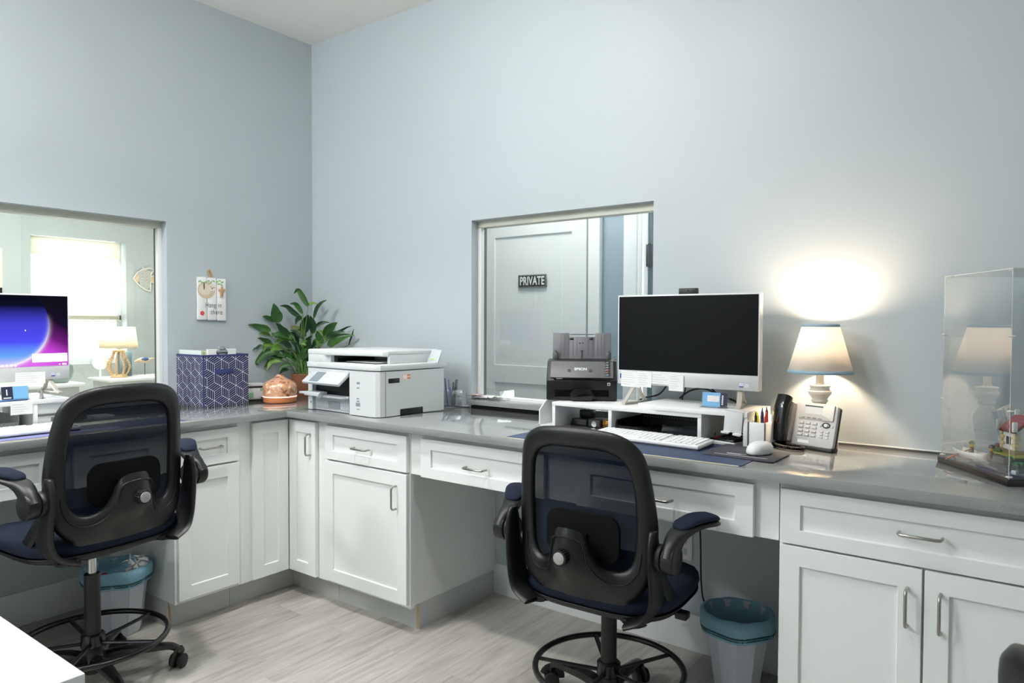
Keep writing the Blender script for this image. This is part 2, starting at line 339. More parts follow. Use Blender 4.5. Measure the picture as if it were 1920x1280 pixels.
for k in range(7):
    for j in range(7):
        y=-.075+k*.021; z=-.085+j*.028+(k%2)*.012
        if abs(z)<.095-abs(y+.0)*.9+.02 and y>-.08+abs(z)*.6: b.sweep([(.004,y+.008*math.cos(a),z+.011*math.sin(a)) for a in (0,1,2,3,4,5)],.0028,.004,seg=5,closed=True,up=(1,0,0))
b.build('scale_fretwork',WASH,fish)
b=B(); b.prism([(-.098,0),(-.06,.05),(-.052,0),(-.062,-.045)],0,.006,M_=YZ); b.build('face_panel',CORAL,fish); b=B(); b.prism([(.055,.015),(.098,.04),(.098,-.045),(.055,-.018)],0,.006,M_=YZ); b.build('tail_panel',CORAL,fish)
pf=thing('framed_picture','pale cream framed picture cut by the left edge of the photo','picture frame',(XW,-.83,1.72))
b=B(); 
for a in ((-.15,-.12,-.2,.2),(.12,.15,-.2,.2),(-.12,.12,.17,.2),(-.12,.12,-.2,-.17)): b.box(0,.025,a[0],a[1],a[2],a[3],.003)
b.build('frame',M('cream_frame',(233,231,212),.5,noise=.03),pf)
b=B(); b.box(.004,.008,-.12,.12,-.17,.17); b.build('print',M('faded_print',(205,214,208),.6,noise=.15,nscale=9),pf)
# side table + beaded lamp + bird
TW=M('white_painted_wood',(240,240,236),.4,noise=.01)
t=thing('side_table','white side table in the waiting room below the window','table',(-2.55,.12,0))
b=B(); b.box(-.2,.2,-.28,.27,.855,.88,.004); b.build('table_top',TW,t); b=B(); b.box(-.17,.17,-.25,.24,.76,.854); b.build('apron',TW,t)
for sx in (-1,1):
    for sy in (-1,1): b=B(); b.box(sx*.15-.02,sx*.15+.02,sy*.22-.02,sy*.22+.02,0,.76,.003); b.build('leg',TW,t)
BEAD=M('pale_wood_beads',(214,180,132),.6,noise=.1,nscale=60)
t=thing('beaded_lamp','table lamp with open wooden bead base and cream shade','lamp',(-2.55,.0,.88))
b=B(); b.lathe([(.062,0),(.065,.008),(.058,.022),(.05,.025)],seg=28); b.build('base',BEAD,t)
b=B(); prof=[(.055,.02),(.075,.05),(.088,.085),(.08,.12),(.058,.16),(.045,.195),(.042,.215)]
for k in range(9):
    a=2*PI*k/9
    for i in range(len(prof)-1):
        for j in range(3):
            u=j/3; r=prof[i][0]*(1-u)+prof[i+1][0]*u; z=prof[i][1]*(1-u)+prof[i+1][1]*u; b.sph((r*math.cos(a),r*math.sin(a),z),.0075,sub=1)
b.lathe([(.038,.21),(.046,.215),(.046,.228),(.03,.232)],seg=24); b.build('bead_cage',BEAD,t)
b=B(); b.lathe([(.008,.0),(.008,.28)],seg=10); b.build('stem',NICK,t)
LSH=shade_mat('cream_lamp_fabric',(250,244,226),.5)
b=B(); b.lathe([(.145,.245),(.125,.42)],caps=False,seg=36); b.build('lamp_shade',LSH,t,solid=.002)
b=B(); b.sph((0,0,.31),.028); b.build('bulb',M('lit_bulb_cool',(255,244,225),.4,emit=(255,240,215),es=8),t)
l=bpy.data.lights.new('beaded_lamp_light','POINT'); l.energy=9; l.color=(1,.93,.82); l.shadow_soft_size=.04; lo=bpy.data.objects.new('beaded_lamp_light',l); C.objects.link(lo); lo.location=(-2.55,0,1.24)
t=thing('bird_figurine','small wooden shorebird figurine with blue wing on a stand','figurine',(-2.5,.19,.88))
b=B(); b.box(-.03,.03,-.05,.05,0,.012,.002); b.build('base',TW,t); b=B(); b.cyl((0,0,.01),(0,0,.115),.0022,seg=8); b.build('rod',BLKM,t)
b=B(); b.sweep([(0,-.085,.128),(0,-.05,.136),(0,-.02,.138),(0,.02,.138),(0,.05,.148),(0,.085,.152)],[.002,.014,.02,.018,.008,.006],[.002,.016,.024,.018,.006,.002],seg=10,smooth=3); b.build('body',CORAL,t)
b=B(); b.sph((.012,-.005,.146),.012,.034,.016); b.build('wing',M('blue_paint',(70,98,150),.6,noise=.1),t)
# armchair-like pale furniture + small pots seen through the window
t=thing('door_sensor','small grey control box on the window ledge','control box',(-.06,-.985,.955))
b=B(); b.box(-.02,.02,-.045,.045,0,.045,.003); b.build('housing',M('pale_grey_box',(178,190,192),.5,noise=.02),t)
b=B(); b.box(.0205,.021,.005,.043,.004,.041); b.build('dark_side',M('slate_grey',(96,108,112),.5,noise=.03),t)
b=B(); b.box(.0205,.0212,-.03,-.02,.02,.032); b.build('mark',DGREY,t)
t=thing('planter','grey-green rounded planter by the bright waiting-room window','planter',(-2.6,-.42,.86))
b=B(); b.lathe([(.05,0),(.075,.03),(.09,.08),(.085,.14),(.075,.15),(.07,.145),(.07,.10)],seg=28); b.build('pot',M('grey_green_glaze',(140,160,155),.4,noise=.08),t)
t=thing('side_table','white sill shelf below the bright waiting-room window','shelf',(-2.75,-.5,0))
b=B(); b.box(-.24,.3,-.6,.2,.83,.86,.004); b.build('top',TW,t); b=B(); b.box(-.22,.24,-.58,.18,0,.83); b.build('body',TW,t)
t=thing('oval_mirror','pale oval tabletop mirror left of the beaded lamp','mirror',(-2.62,-.115,.8605))
b=B(); b.cyl((-.012,0,.15),(.0,0,.15),.075,seg=32,bev=.003); o=b.build('rim',M('silver_rim',(190,200,202),.35,noise=.05),t); b=B(); b.cyl((.0,0,.15),(.003,0,.15),.064,seg=32); b.build('glass',M('pale_mirror_face',(236,240,240),.3,noise=.02),t)
b=B(); b.box(-.03,.02,-.04,.04,0,.015,.003); b.cyl((-.006,0,.01),(-.006,0,.09),.008,seg=10); b.build('stand',TW,t)
b=B(); b.box(-.05,.05,-.03,.03,0,.21,.003); tag(b.build('storage_tin',M('slate_blue_box',(92,118,128),.5,noise=.05),loc=(-2.66,.105,.88)),'slate blue upright box behind the beaded lamp','box')
# ---------------- hallway (y>0): private door, doorway, walls
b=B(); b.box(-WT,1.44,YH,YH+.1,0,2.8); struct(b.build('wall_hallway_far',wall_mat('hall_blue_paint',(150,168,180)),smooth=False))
b=B(); b.box(-WT-.1,-WT,WT,YH+.1,0,2.8); struct(b.build('wall_hallway_left',PAINTG,smooth=False))
b=B(); b.box(2.6,2.7,WT,YH+.1,0,2.8); struct(b.build('wall_hallway_right',PAINT,smooth=False))
root=bpy.data.objects.new('door_1',None); C.objects.link(root); root.location=(.245,YH-.045,0); struct(root,'white two-panel door marked private')
DW,DH=.90,2.12
b=B(); st=.115
for x0,x1,z0,z1 in ((0,st,0,DH),(DW-st,DW,0,DH),(st,DW-st,0,.2),(st,DW-st,.91,1.035),(st,DW-st,1.97,DH)): b.box(x0,x1,0,.04,z0,z1)
b.box(st-.01,DW-st+.01,.014,.03,.1,2.05)
for z0,z1 in ((.2,.91),(1.035,1.97)):
    b.sweep([(st,0.008,z0),(DW-st,.008,z0),(DW-st,.008,z1),(st,.008,z1)],.006,.006,seg=4,closed=True,up=(0,1,0))
b.build('door_panel',TRIMW,root)
b=B(); b.box(-.10,-.012,.0,.045,0,2.22,.004); b.box(DW+.012,DW+.10,.0,.045,0,2.22,.004); b.box(-.10,DW+.10,-.003,.045,2.14,2.24,.004); struct(b.build('trim_1',TRIMW,loc=(.245,YH-.045,0)),'white casing around the private door')
sg=thing('door_sign','black and white sign reading PRIVATE on the white door','sign',(.703,YH-.047,1.642))
b=B(); b.box(-.121,.121,-.004,0,-.045,.045,.001); b.build('plate',BLK,sg)
b=B(); b.box(-.117,.117,-.0046,-.004,-.0415,-.0405); b.box(-.117,.117,-.0046,-.004,.0405,.0415); b.box(-.117,-.116,-.0046,-.004,-.0415,.0415); b.box(.116,.117,-.0046,-.004,-.0415,.0415)
add_text(b,'PRIVATE',.083,TR(0,-.0045,-.001)@FRONT,bold=.0018,sx=.66,sp=1.05); b.build('lettering',M('sign_white',(235,235,235),.5,noise=.01),sg,smooth=False)
# second doorway at the right of the opening
root=bpy.data.objects.new('door_2',None); C.objects.link(root); root.location=(1.42,YH-.02,0); struct(root,'open white door with black hinge at the hallway end')
b=B(); b.box(.0,.095,-.02,.03,0,2.2,.004); b.box(.105,.13,-.02,.03,0,2.2,.003); b.box(.145,.172,-.02,.03,0,2.2,.003); b.box(0,.9,-.0,.05,2.1,2.2); b.build('casing',TRIMW,root)
b=B(); b.box(.17,.2,-.01,.03,0,2.1); b.build('gap_shadow_strip',M('gap_shade_teal',(84,104,108),.5,noise=.04),root)  # dark colour stands in for the shade in the door gap
b=B(); b.box(.2,.95,.0,.04,0,2.1); b.build('leaf',TRIMW,root)
b=B(); b.box(.165,.21,-.03,-.012,1.705,1.845,.002); b.cyl((.188,-.03,1.7),(.188,-.03,1.85),.008,seg=10); b.build('hinge',M('dark_hinge_metal',(58,66,72),.4,metal=.6,noise=.05),root)
# ---------------- casework
F=.63; TK=.543; CZ=.884
def shaker(b,x0,x1,z0,z1,y=-.632,st=.057,rec=.009,th=.02):
    """front faces -y at y; frame with recessed panel"""
    st=min(st,(x1-x0)*.34); sz=min(st,(z1-z0)*.27)
    t=bmesh.new(); V=lambda x,yy,z: t.verts.new((x,yy,z))
    R_=lambda a,b_,c,d,yy:[V(a,yy,c),V(b_,yy,c),V(b_,yy,d),V(a,yy,d)]
    o=R_(x0,x1,z0,z1,y); i_=R_(x0+st,x1-st,z0+sz,z1-sz,y); p=R_(x0+st,x1-st,z0+sz,z1-sz,y+rec); k=R_(x0,x1,z0,z1,y+th)
    for q in range(4):
        r=(q+1)%4; t.faces.new((o[q],o[r],i_[r],i_[q])); t.faces.new((i_[q],i_[r],p[r],p[q])); t.faces.new((o[r],o[q],k[q],k[r]))
    t.faces.new(p); t.faces.new(k[::-1]); b.add(t)
def pull(parent,cx,cz,y=-.632,L=.1,vert=False,name='handle'):
    b=B(); h=L/2; pr=.03; r=.012
    pts=[(-h,0),(-h,-pr+r),(-h+.3*r,-pr+.3*r),(-h+r,-pr),(h-r,-pr),(h-.3*r,-pr+.3*r),(h,-pr+r),(h,0)]
    P=[((cx,y+d,cz+s) if vert else (cx+s,y+d,cz)) for s,d in pts]
    b.sweep(P,.0045,seg=10,up=(1,0,0) if vert else (0,0,1)); return b.build(name,NICK,parent)
def front(parent,name,x0,x1,z0,z1,hc=None,vert=False,y=-.632,st=.057):
    b=B(); shaker(b,x0,x1,z0,z1,y,st); o=b.build(name,WHITE,parent,smooth=False)
    m=o.modifiers.new('bev','BEVEL'); m.width=.0016; m.segments=2; m.limit_method='ANGLE'
    if hc: pull(o,hc[0],hc[1],y,vert=vert)
    return o
D0,D1,P0,P1=.132,.697,.705,.862      # door and drawer heights
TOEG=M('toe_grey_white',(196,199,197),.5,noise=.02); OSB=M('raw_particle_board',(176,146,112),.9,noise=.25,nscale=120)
# corner cabinet with folding doors
t=thing('corner_cabinet','white corner cabinet with two narrow folding shaker doors','cabinet')
b=B(); b.box(.003,.61,-.90,-.003,.115,CZ-.001); b.box(.61,.90,-.61,-.003,.115,CZ-.001); b.build('body',WHITE,t,smooth=False)
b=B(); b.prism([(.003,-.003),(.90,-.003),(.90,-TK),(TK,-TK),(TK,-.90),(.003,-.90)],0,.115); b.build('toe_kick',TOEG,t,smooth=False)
d=front(t,'door',.634,.836,.122,.868,(.800,.758),True)
b=B(); shaker(b,-.829,-.634,.122,.868,-.632); 
o=b.build('door',WHITE,t,smooth=False); o.rotation_euler=(0,0,PI/2); m=o.modifiers.new('bev','BEVEL'); m.width=.0016; m.segments=2; m.limit_method='ANGLE'
# base cabinet right of the corner
t=thing('base_cabinet','white base cabinet with one drawer and one door beneath the printer','cabinet')
b=B(); b.box(.902,1.436,-.61,-.002,.115,CZ-.001); b.box(1.40,1.452,-.612,-.59,.115,CZ-.001); b.build('body',WHITE,t,smooth=False)
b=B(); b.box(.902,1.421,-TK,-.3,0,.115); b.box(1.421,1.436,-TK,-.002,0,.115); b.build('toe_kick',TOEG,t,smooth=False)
b=B(); b.box(1.4205,1.4365,-TK-.0012,-TK,.0,.113); b.build('exposed_edge',M('raw_ply_edge',(178,160,128),.8,noise=.1,nscale=50),t,smooth=False)
front(t,'drawer',.908,1.446,P0,P1,(1.168,.778)); front(t,'door',.908,1.446,D0,D1,(1.385,.592),True)
# desk apron with two pencil drawers
t=thing('desk_apron','white desk apron with two shaker drawers above the right knee space','desk drawers')
b=B(); b.box(1.453,2.982,-.61,-.585,.70,CZ-.001); b.box(1.53,2.91,-.584,-.1,.74,.86); b.build('rail',WHITE,t,smooth=False)
front(t,'drawer',1.53,2.15,.70,.862,(1.832,.773)); front(t,'drawer',2.29,2.912,.70,.862,(2.603,.773))
# right base cabinet
t=thing('base_cabinet','wide white base cabinet with one drawer over two doors at right','cabinet')
b=B(); b.box(2.985,3.745,-.61,-.002,.115,CZ-.001); b.build('body',WHITE,t,smooth=False)
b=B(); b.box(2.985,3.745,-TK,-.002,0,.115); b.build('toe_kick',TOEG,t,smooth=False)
front(t,'drawer',2.991,3.735,P0-.002,P1,(3.352,.788)); 
front(t,'door',2.991,3.357,D0,D1,(3.323,.592),True); front(t,'door',3.363,3.735,D0,D1,(3.400,.592),True)
# left base cabinet (faces +x)
t=thing('base_cabinet','narrow white base cabinet with one drawer and one door behind the left chair','cabinet',rz=PI/2)
b=B(); b.box(-1.20,-.902,-.61,-.002,.115,CZ-.001); b.build('body',WHITE,t,smooth=False)
b=B(); b.box(-1.18,-.902,-TK,-.3,0,.115); b.box(-1.20,-1.18,-TK,-.002,0,.115); b.build('toe_kick',TOEG,t,smooth=False)
b=B(); b.prism([(-1.198,.0),(-1.186,.0),(-1.184,.045),(-1.188,.09),(-1.196,.118)],TK,TK+.0015,M_=Matrix(((1,0,0,0),(0,0,-1,0),(0,1,0,0),(0,0,0,1)))); b.build('chipped_edge',OSB,t,smooth=False)
front(t,'drawer',-1.192,-.903,P0,P1,(-1.045,.785)); front(t,'door',-1.192,-.903,D0,D1,(-1.163,.60),True)
t=thing('desk_apron','white desk apron with a shaker drawer above the left knee space','desk drawers',rz=PI/2)
b=B(); b.box(-2.6,-1.202,-.61,-.585,.70,CZ-.001); b.build('rail',WHITE,t,smooth=False)
front(t,'drawer',-2.35,-1.66,.70,.862,(-2.0,.775)); front(t,'drawer',-1.60,-1.26,.70,.862,(-1.43,.775))
# countertop, one L-shaped slab
CD=.669; b=B(); b.prism([(0.001,-.001),(3.76,-.001),(3.76,-CD),(CD,-CD),(CD,-2.62),(0.001,-2.62)],CZ,.914,.0015)
tag(b.build('countertop',QUARTZ),'L-shaped grey speckled quartz countertop','countertop')
b=B(); b.box(0.01,.60,-2.62,-2.60,0,CZ-.001); tag(b.build('end_panel',WHITE,smooth=False),'white end panel carrying the left counter end','panel')
# ---------------- foreground desk
t=thing('work_desk','white desk top in the near left foreground','desk',(1.25,-3.0,0))
b=B(); b.box(0,1.08,0,.745,.735,.76,.002); b.build('desk_top',M('white_laminate',(240,242,244),.35,noise=.01),t)
for x in (.03,1.0):
    for y in (.03,.66): b=B(); b.box(x,x+.05,y,y+.05,0,.735); b.build('leg',WHITEM,t)
# ---------------- office chairs
OUTI=[((0,1.024),(0,.957)),((.08,1.022),(.06,.957)),((.14,1.012),(.10,.953)),((.185,.988),(.14,.938)),((.213,.95),(.163,.91)),((.227,.89),(.175,.87)),((.238,.81),(.182,.80)),((.245,.73),(.183,.72)),((.243,.66),(.180,.66)),((.236,.60),(.172,.62)),((.218,.55),(.155,.597)),((.19,.515),(.128,.588)),((.155,.49),(.10,.595)),((.125,.48),(.08,.618)),((.095,.473),(.065,.655)),((.065,.469),(.054,.695)),((.035,.466),(.035,.717)),((0,.465),(0,.723))]
def sm(x): x=max(0,min(1,x)); return x*x*(3-2*x)
def back_y(x,z):
    y=-.200-.045*max(0,(z-.70)/.32)**1.6+.03*(x/.24)**2*sm((z-.45)/.2)
    y-=.095*math.exp(-(x/.10)**2)*sm((.87-z)/.12)*sm((z-.47)/.15)
    return y
def mesh_mat():
    m=bpy.data.materials.new('navy_mesh_fabric'); m.use_nodes=True; nt=m.node_tree; b=nt.nodes['Principled BSDF']; L=nt.links.new
    b.inputs['Base Color'].default_value=srgb((10,22,38)); b.inputs['Roughness'].default_value=.9; b.inputs['Specular IOR Level'].default_value=.1
    tc=nt.nodes.new('ShaderNodeTexCoord'); wv=nt.nodes.new('ShaderNodeTexWave'); wv.bands_direction='Z'; wv.inputs['Scale'].default_value=140; wv.inputs['Distortion'].default_value=.15
    L(tc.outputs['Object'],wv.inputs[0]); r=nt.nodes.new('ShaderNodeMapRange'); r.inputs[3].default_value=.84; r.inputs[4].default_value=.99
    L(wv.outputs[1],r.inputs[0]); L(r.outputs[0],b.inputs['Alpha']); return m
MESHM=mesh_mat()
def make_chair(label,loc,rz,lift,legang):
    t=thing('office_chair',label,'chair',loc,rz,'navy mesh drafting chairs')
    U=Matrix.Translation((0,0,lift))
    def nb(): b=B(); b.T=U; return b
    # star base with casters
    b=B(); b.lathe([(.03,.055),(.045,.065),(.047,.10),(.036,.145),(.033,.16)],seg=28); 
    for k in range(5):
        a=legang+2*PI*k/5; c,s=math.cos(a),math.sin(a)
        b.sweep([(c*r,s*r,z) for r,z in ((.02,.10),(.10,.108),(.19,.10),(.25,.092),(.278,.078),(.285,.062))],[.026,.024,.02,.016,.013,.012],[.022,.02,.016,.014,.013,.012],seg=10,smooth=3,sq=.8)
    base=b.build('star_base',BLKM,t)
    for k in range(5):
        a=legang+2*PI*k/5; c,s=math.cos(a),math.sin(a); ca=a+.9; n=Vector((-math.sin(ca),math.cos(ca),0)); p=Vector((c*.285,s*.285,.028))
        b=B()
        for sg in (-1,1): b.cyl(p+n*sg*.006,p+n*sg*.026,.027,seg=24,bev=.004)
        b.sweep([p+Vector((math.cos(ca)*x,math.sin(ca)*x,z)) for x,z in ((-.026,.0),(-.024,.02),(-.008,.032),(.012,.03),(.024,.012))],[.022]*5,[.004]*5,seg=8,smooth=3,up=(n.x,n.y,0))
        b.cyl(p,p+Vector((0,0,.05)),.008,seg=10); b.build('caster',BLK,base)
    b=B(); b.lathe([(.027,.15),(.0265,.42)],seg=24); b.build('gas_column',BLK,t)
    if lift>.02: b=B(); b.lathe([(.0145,.42),(.0145,.43+lift)],seg=20); b.build('piston',CHROME,t)
    # foot ring
    b=B(); zr=.178; R=.25
    b.sweep([(R*math.cos(2*PI*k/48),R*math.sin(2*PI*k/48),zr) for k in range(48)],.0105,seg=10,closed=True)
    for k in range(5):
        a=legang+.63+2*PI*k/5; b.sweep([(math.cos(a)*r,math.sin(a)*r,z) for r,z in ((.03,.165),(.12,.17),(.245,.178))],.009,.006,seg=8)
    b.lathe([(.036,.15),(.04,.155),(.04,.195),(.034,.2)],seg=24); b.build('foot_ring',BLKM,t)
    # mechanism and seat
    b=nb(); b.box(-.09,.09,-.12,.12,.405,.438,.008); b.box(-.02,.26,.0,.02,.41,.422,.003); b.box(.235,.275,-.01,.03,.402,.426,.006); b.build('tilt_mechanism',BLK,t)
    b=nb(); rows=[]
    def seatpt(a,s,z): 
        ca,sa=math.cos(a),math.sin(a); e=.62
        return (.27*s*math.copysign(abs(ca)**e,ca)*(1-.06*sa), .038+.248*s*math.copysign(abs(sa)**e,sa), z)
    N=56
    for s,z in ((.02,.437),(.75,.437),(.90,.445),(.975,.462),(1,.482),(.99,.50),(.95,.515),(.86,.522),(.6,.515),(.3,.511),(.01,.51)):
        rows.append([ (lambda p:(p[0],p[1],p[2]-(.03*sm((p[1]-.17)/.12) if z>.45 else .0)))(seatpt(2*PI*k/N,s,z)) for k in range(N)])
    b.grid(rows,closed=True); b.build('seat',NAVYF,t,ang=80)
    b=nb(); rows=[[seatpt(2*PI*k/N,s,z) for k in range(N)] for s,z in ((.05,.428),(.8,.428),(.93,.436),(.985,.455))]; b.grid(rows,closed=True); b.build('seat_pan',BLK,t,solid=.003)
    # back frame
    key=OUTI+[((-o[0],o[1]),(-i[0],i[1])) for o,i in OUTI[-2:0:-1]]
    n=len(key); O=[];I=[]
    def cr(a,b_,c,d,u): return .5*((2*b_)+(c-a)*u+(2*a-5*b_+4*c-d)*u*u+(3*b_-a-3*c+d)*u**3)
    for i in range(n):
        q=[key[(i+j-1)%n] for j in range(4)]
        for k in range(4):
            u=k/4; O.append(tuple(cr(*[q[j][0][m] for j in range(4)],u) for m in (0,1))); I.append(tuple(cr(*[q[j][1][m] for j in range(4)],u) for m in (0,1)))
    K=9; rows=[]
    prof=[(tt,-.016*math.sin(PI*min(1,max(0,tt)))**.45) for tt in [j/K for j in range(K+1)]]+[(1-.04,.012),(.5,.016),(.04,.012)]
    for tt,dy in prof:
        row=[]
        for (ox,oz),(ix,iz) in zip(O,I):
            x=ox*(1-tt)+ix*tt; z=oz*(1-tt)+iz*tt; row.append((x,back_y(x,z)+dy,z))
        rows.append(row)
    rows.append(rows[0]); b=nb(); b.grid(rows,closed=True); bmesh.ops.remove_doubles(b.bm,verts=b.bm.verts,dist=1e-5); bmesh.ops.recalc_face_normals(b.bm,faces=b.bm.faces)
    bf=b.build('back_frame',BLK,t,ang=70)
    # raised style line on the lower shell
    b=nb(); ln=[]
    for s in (-1,1):
        pts=[(.205,.655),(.197,.60),(.168,.562),(.125,.553),(.09,.572),(.066,.615),(.058,.66),(.045,.69),(.0,.70)]
        ln=[(s*x,back_y(x,z)-.0165,z) for x,z in pts]; b.sweep(ln,.0022,.0028,seg=6,smooth=4,up=(0,1,0))
    b.build('moulding',BLK,bf)
    # mesh panel
    b=nb(); mid=[(o[0]*.35+i[0]*.65,o[1]*.35+i[1]*.65) for o,i in OUTI[:10]]
    rows=[]
    zs=[.575+(.965-.575)*j/16 for j in range(17)]
    def wz(z):
        for (x0,z0),(x1,z1) in zip(mid,mid[1:]):
            if z1<=z<=z0 : return x0+(x1-x0)*((z0-z)/(z0-z1+1e-9))
        return mid[-1][0] if z<mid[-1][1] else 0.02
    for z in zs: rows.append([(wz(z)*j/8,-.178-.045*max(0,(z-.70)/.32)**1.6+.03*(wz(z)*j/8/.24)**2,z) for j in range(-8,9)])
    b.grid(rows); b.build('mesh_panel',MESHM,t)
    # lumbar pad
    b=nb(); pts=rrect(.26,.15,.045,6,.008,.68)
    b.prism([(x,z) for x,z in pts],0,.014,.004,M_=Matrix(((1,0,0,0),(0,0,-1,-.196),(0,1,0,0),(0,0,0,1)))); b.box(-.03,.03,-.22,-.19,.63,.69); b.build('lumbar_pad',M('matte_black_pad',(6,7,8),.8,noise=.05,spec=.15),t)
    b=nb(); yk=back_y(0,.64)-.014
    pts=[]
    for k in range(40): r=.025 if k%2 else .0232; pts.append((r*math.cos(2*PI*k/40),r*math.sin(2*PI*k/40)))
    b.prism(pts,0,.026,.002,M_=TR(0,yk,.64)@FRONT); kn=b.build('tension_knob',BLK,t,ang=20)
    b=nb(); b.cyl((0,yk-.025,.64),(0,yk-.0285,.64),.0185,seg=32,bev=.001); b.build('knob_cap',M('satin_grey_cap',(172,172,170),.45,metal=.4,noise=.02),kn)
    # arms
    for s in (-1,1):
        b=nb()
        b.sweep([(s*.25,-.215,.735),(s*.25,-.215,.70),(s*.251,-.212,.64),(s*.253,-.20,.57),(s*.248,-.19,.51),(s*.222,-.195,.465),(s*.165,-.205,.438)],[.010]*7,[.016,.032,.040,.044,.052,.056,.055],seg=12,smooth=4,up=(0,1,0),sq=.7)
        b.sweep([(s*.252,-.185,.60),(s*.254,-.13,.545),(s*.25,-.06,.49),(s*.235,.06,.452),(s*.21,.09,.446)],[.009]*5,[.03,.026,.022,.02,.02],seg=10,smooth=4,up=(0,1,.6),sq=.7)
        b.sweep([(s*.165,-.20,.437),(s*.20,-.10,.435),(s*.225,.03,.441),(s*.22,.08,.445)],[.03,.02,.02,.02],.009,seg=10,smooth=4,sq=.7)
        b.sweep([(s*.20,-.2,.436),(s*.06,-.10,.432),(s*.05,.06,.432),(s*.2,.07,.44)],[.03,.03,.03,.03],.006,seg=8)
        b.build('arm_bracket',BLK,t,ang=60)
        b=nb(); b.cyl((s*.25,-.195,.655),(s*.276,-.195,.655),.041,seg=32,bev=.003); b.cyl((s*.278,-.195,.655),(s*.318,-.195,.655),.043,seg=32,bev=.005)
        b.sweep([(s*.297,-.205,.655),(s*.297,-.19,.685),(s*.298,-.165,.710),(s*.305,-.135,.726),(s*.326,-.085,.738),(s*.352,-.035,.738),(s*.368,-.005,.733)],[.022,.024,.029,.036,.040,.037,.018],[.040,.032,.020,.013,.010,.009,.007],seg=14,smooth=4,sq=.75)
        arm=b.build('armrest',BLK,t,ang=60)
        b=nb(); b.sweep([(s*.301,-.150,.734),(s*.306,-.128,.745),(s*.328,-.083,.757),(s*.352,-.035,.756),(s*.367,-.006,.747)],[.016,.033,.037,.034,.016],[.006,.011,.013,.012,.007],seg=16,smooth=4,sq=.8); b.build('arm_pad',NAVYF,arm,ang=80)
    return t
make_chair('black framed navy mesh drafting chair tucked at the right desk, silver lumbar knob',(2.44,-.66,0),math.radians(2),0,.35)
make_chair('black framed navy mesh drafting chair at the left desk, raised on a silver piston',(.818,-1.618,0),math.radians(96),.105,math.radians(67.5-96))
make_chair('dark chair back corner cut off at the lower right edge, out of focus',(3.855,-1.882,0),math.radians(-60),.006,.2)
# ---------------- waste bins
LINER=bpy.data.materials.new('blue_bin_liner'); LINER.use_nodes=True
def liner():
    nt=LINER.node_tree; nt.nodes.clear(); L=nt.links.new; o=nt.nodes.new('ShaderNodeOutputMaterial')
    d=nt.nodes.new('ShaderNodeBsdfPrincipled'); d.inputs['Base Color'].default_value=srgb((150,200,218)); d.inputs['Roughness'].default_value=.35
    t=nt.nodes.new('ShaderNodeBsdfTranslucent'); t.inputs[0].default_value=srgb((150,205,225)); x=nt.nodes.new('ShaderNodeMixShader'); x.inputs[0].default_value=.3
    n=nt.nodes.new('ShaderNodeTexNoise'); n.inputs['Scale'].default_value=18; bu=nt.nodes.new('ShaderNodeBump'); bu.inputs['Strength'].default_value=.7; bu.inputs['Distance'].default_value=.006
    L(n.outputs[0],bu.inputs['Height']); L(bu.outputs[0],d.inputs['Normal']); L(d.outputs[0],x.inputs[1]); L(t.outputs[0],x.inputs[2]); L(x.outputs[0],o.inputs[0])
liner(); BINW=M('pale_bin_plastic',(214,218,226),.4,noise=.02)
def bin_(label,loc,r1,r0,h,seed,trash=False):
    t=thing('waste_bin',label,'bin',loc)
    b=B(); b.lathe([(r0,0.001),(r0+.004,.01),(r1-.006,h-.012),(r1,h),(r1-.004,h),(r1-.01,h-.02),(r0-.003,.012)],seg=10,caps=False); b.lathe([(r0-.002,.004),(r0-.002,.009)],seg=10); b.build('bucket',BINW,t,ang=25)
    rnd=random.Random(seed); b=B(); rows=[]; N=60; ph=[rnd.uniform(0,6) for _ in range(6)]
    for j,(r,z) in enumerate(((.02,.02),(r0*.76,.03),((r0+(r1-r0)*.45)*.84,h*.45),((r0+(r1-r0)*.8)*.86,h*.8),(r1*.895,h-.012),(r1*.95,h+.007),(r1+.007,h+.002),(r1+.008,h-.02),(r1+.006,h-.045),(r1+.003,h-.065))):
        rows.append([((r*(1+(.006 if j<3 else .002)*math.sin(7*a+ph[0]+j)+.003*math.sin(13*a+ph[1]-j)))*math.cos(a),(r*(1+(.006 if j<3 else .002)*math.sin(7*a+ph[0]+j)))*math.sin(a),z+(.0035*math.sin(5*a+ph[2]) if j>6 else .0015*math.sin(9*a+ph[3]))) for a in [2*PI*k/N for k in range(N)]])
    b.grid(rows,closed=True); b.mi=1
    for j in range(2):
        b.sweep([((r1+.006-.002*j)*math.cos(a),(r1+.006-.002*j)*math.sin(a),h-.045-.008*j+.0035*math.sin(5*a+ph[2])) for a in [2*PI*k/40 for k in range(40)]],.0016,.004,seg=5,closed=True)
    b.build('liner',[LINER,M('dark_teal_drawstring',(30,78,88),.5,noise=.3,nscale=80)],t,ang=80)
    if trash:
        b=B()
        for k in range(9):
            a=rnd.uniform(-.6,.9); r=.045; b.prism([(rnd.uniform(-.035,.035),rnd.uniform(-.03,.03)) for _ in range(5)],0,.002,M_=TR(r*math.cos(a)+.02,r*math.sin(a)+.05,h-.01+.006*k)@RX(rnd.uniform(.3,1.4))@RY(rnd.uniform(-.9,.9)))
        for k in range(4): b.sph((.03+.02*k%.05,.04+.018*k,h-.03+.012*k),.03,.022,.02,sub=1)
        tag(b.build('crumpled_paper',PAPER,loc=loc,smooth=False),'crumpled white tissue in the left bin','paper')
        b=B(); b.prism([(-.05,-.01),(.01,-.02),(.035,.0),(.0,.012),(-.045,.008)],0,.012,.003,M_=TR(.04,-.05,h-.035)@RX(.2)@RY(.15)); tag(b.build('wrapper',M('red_wrapper',(190,30,50),.4,noise=.1),loc=loc),'red wrapper in the left bin','wrapper')
    return t
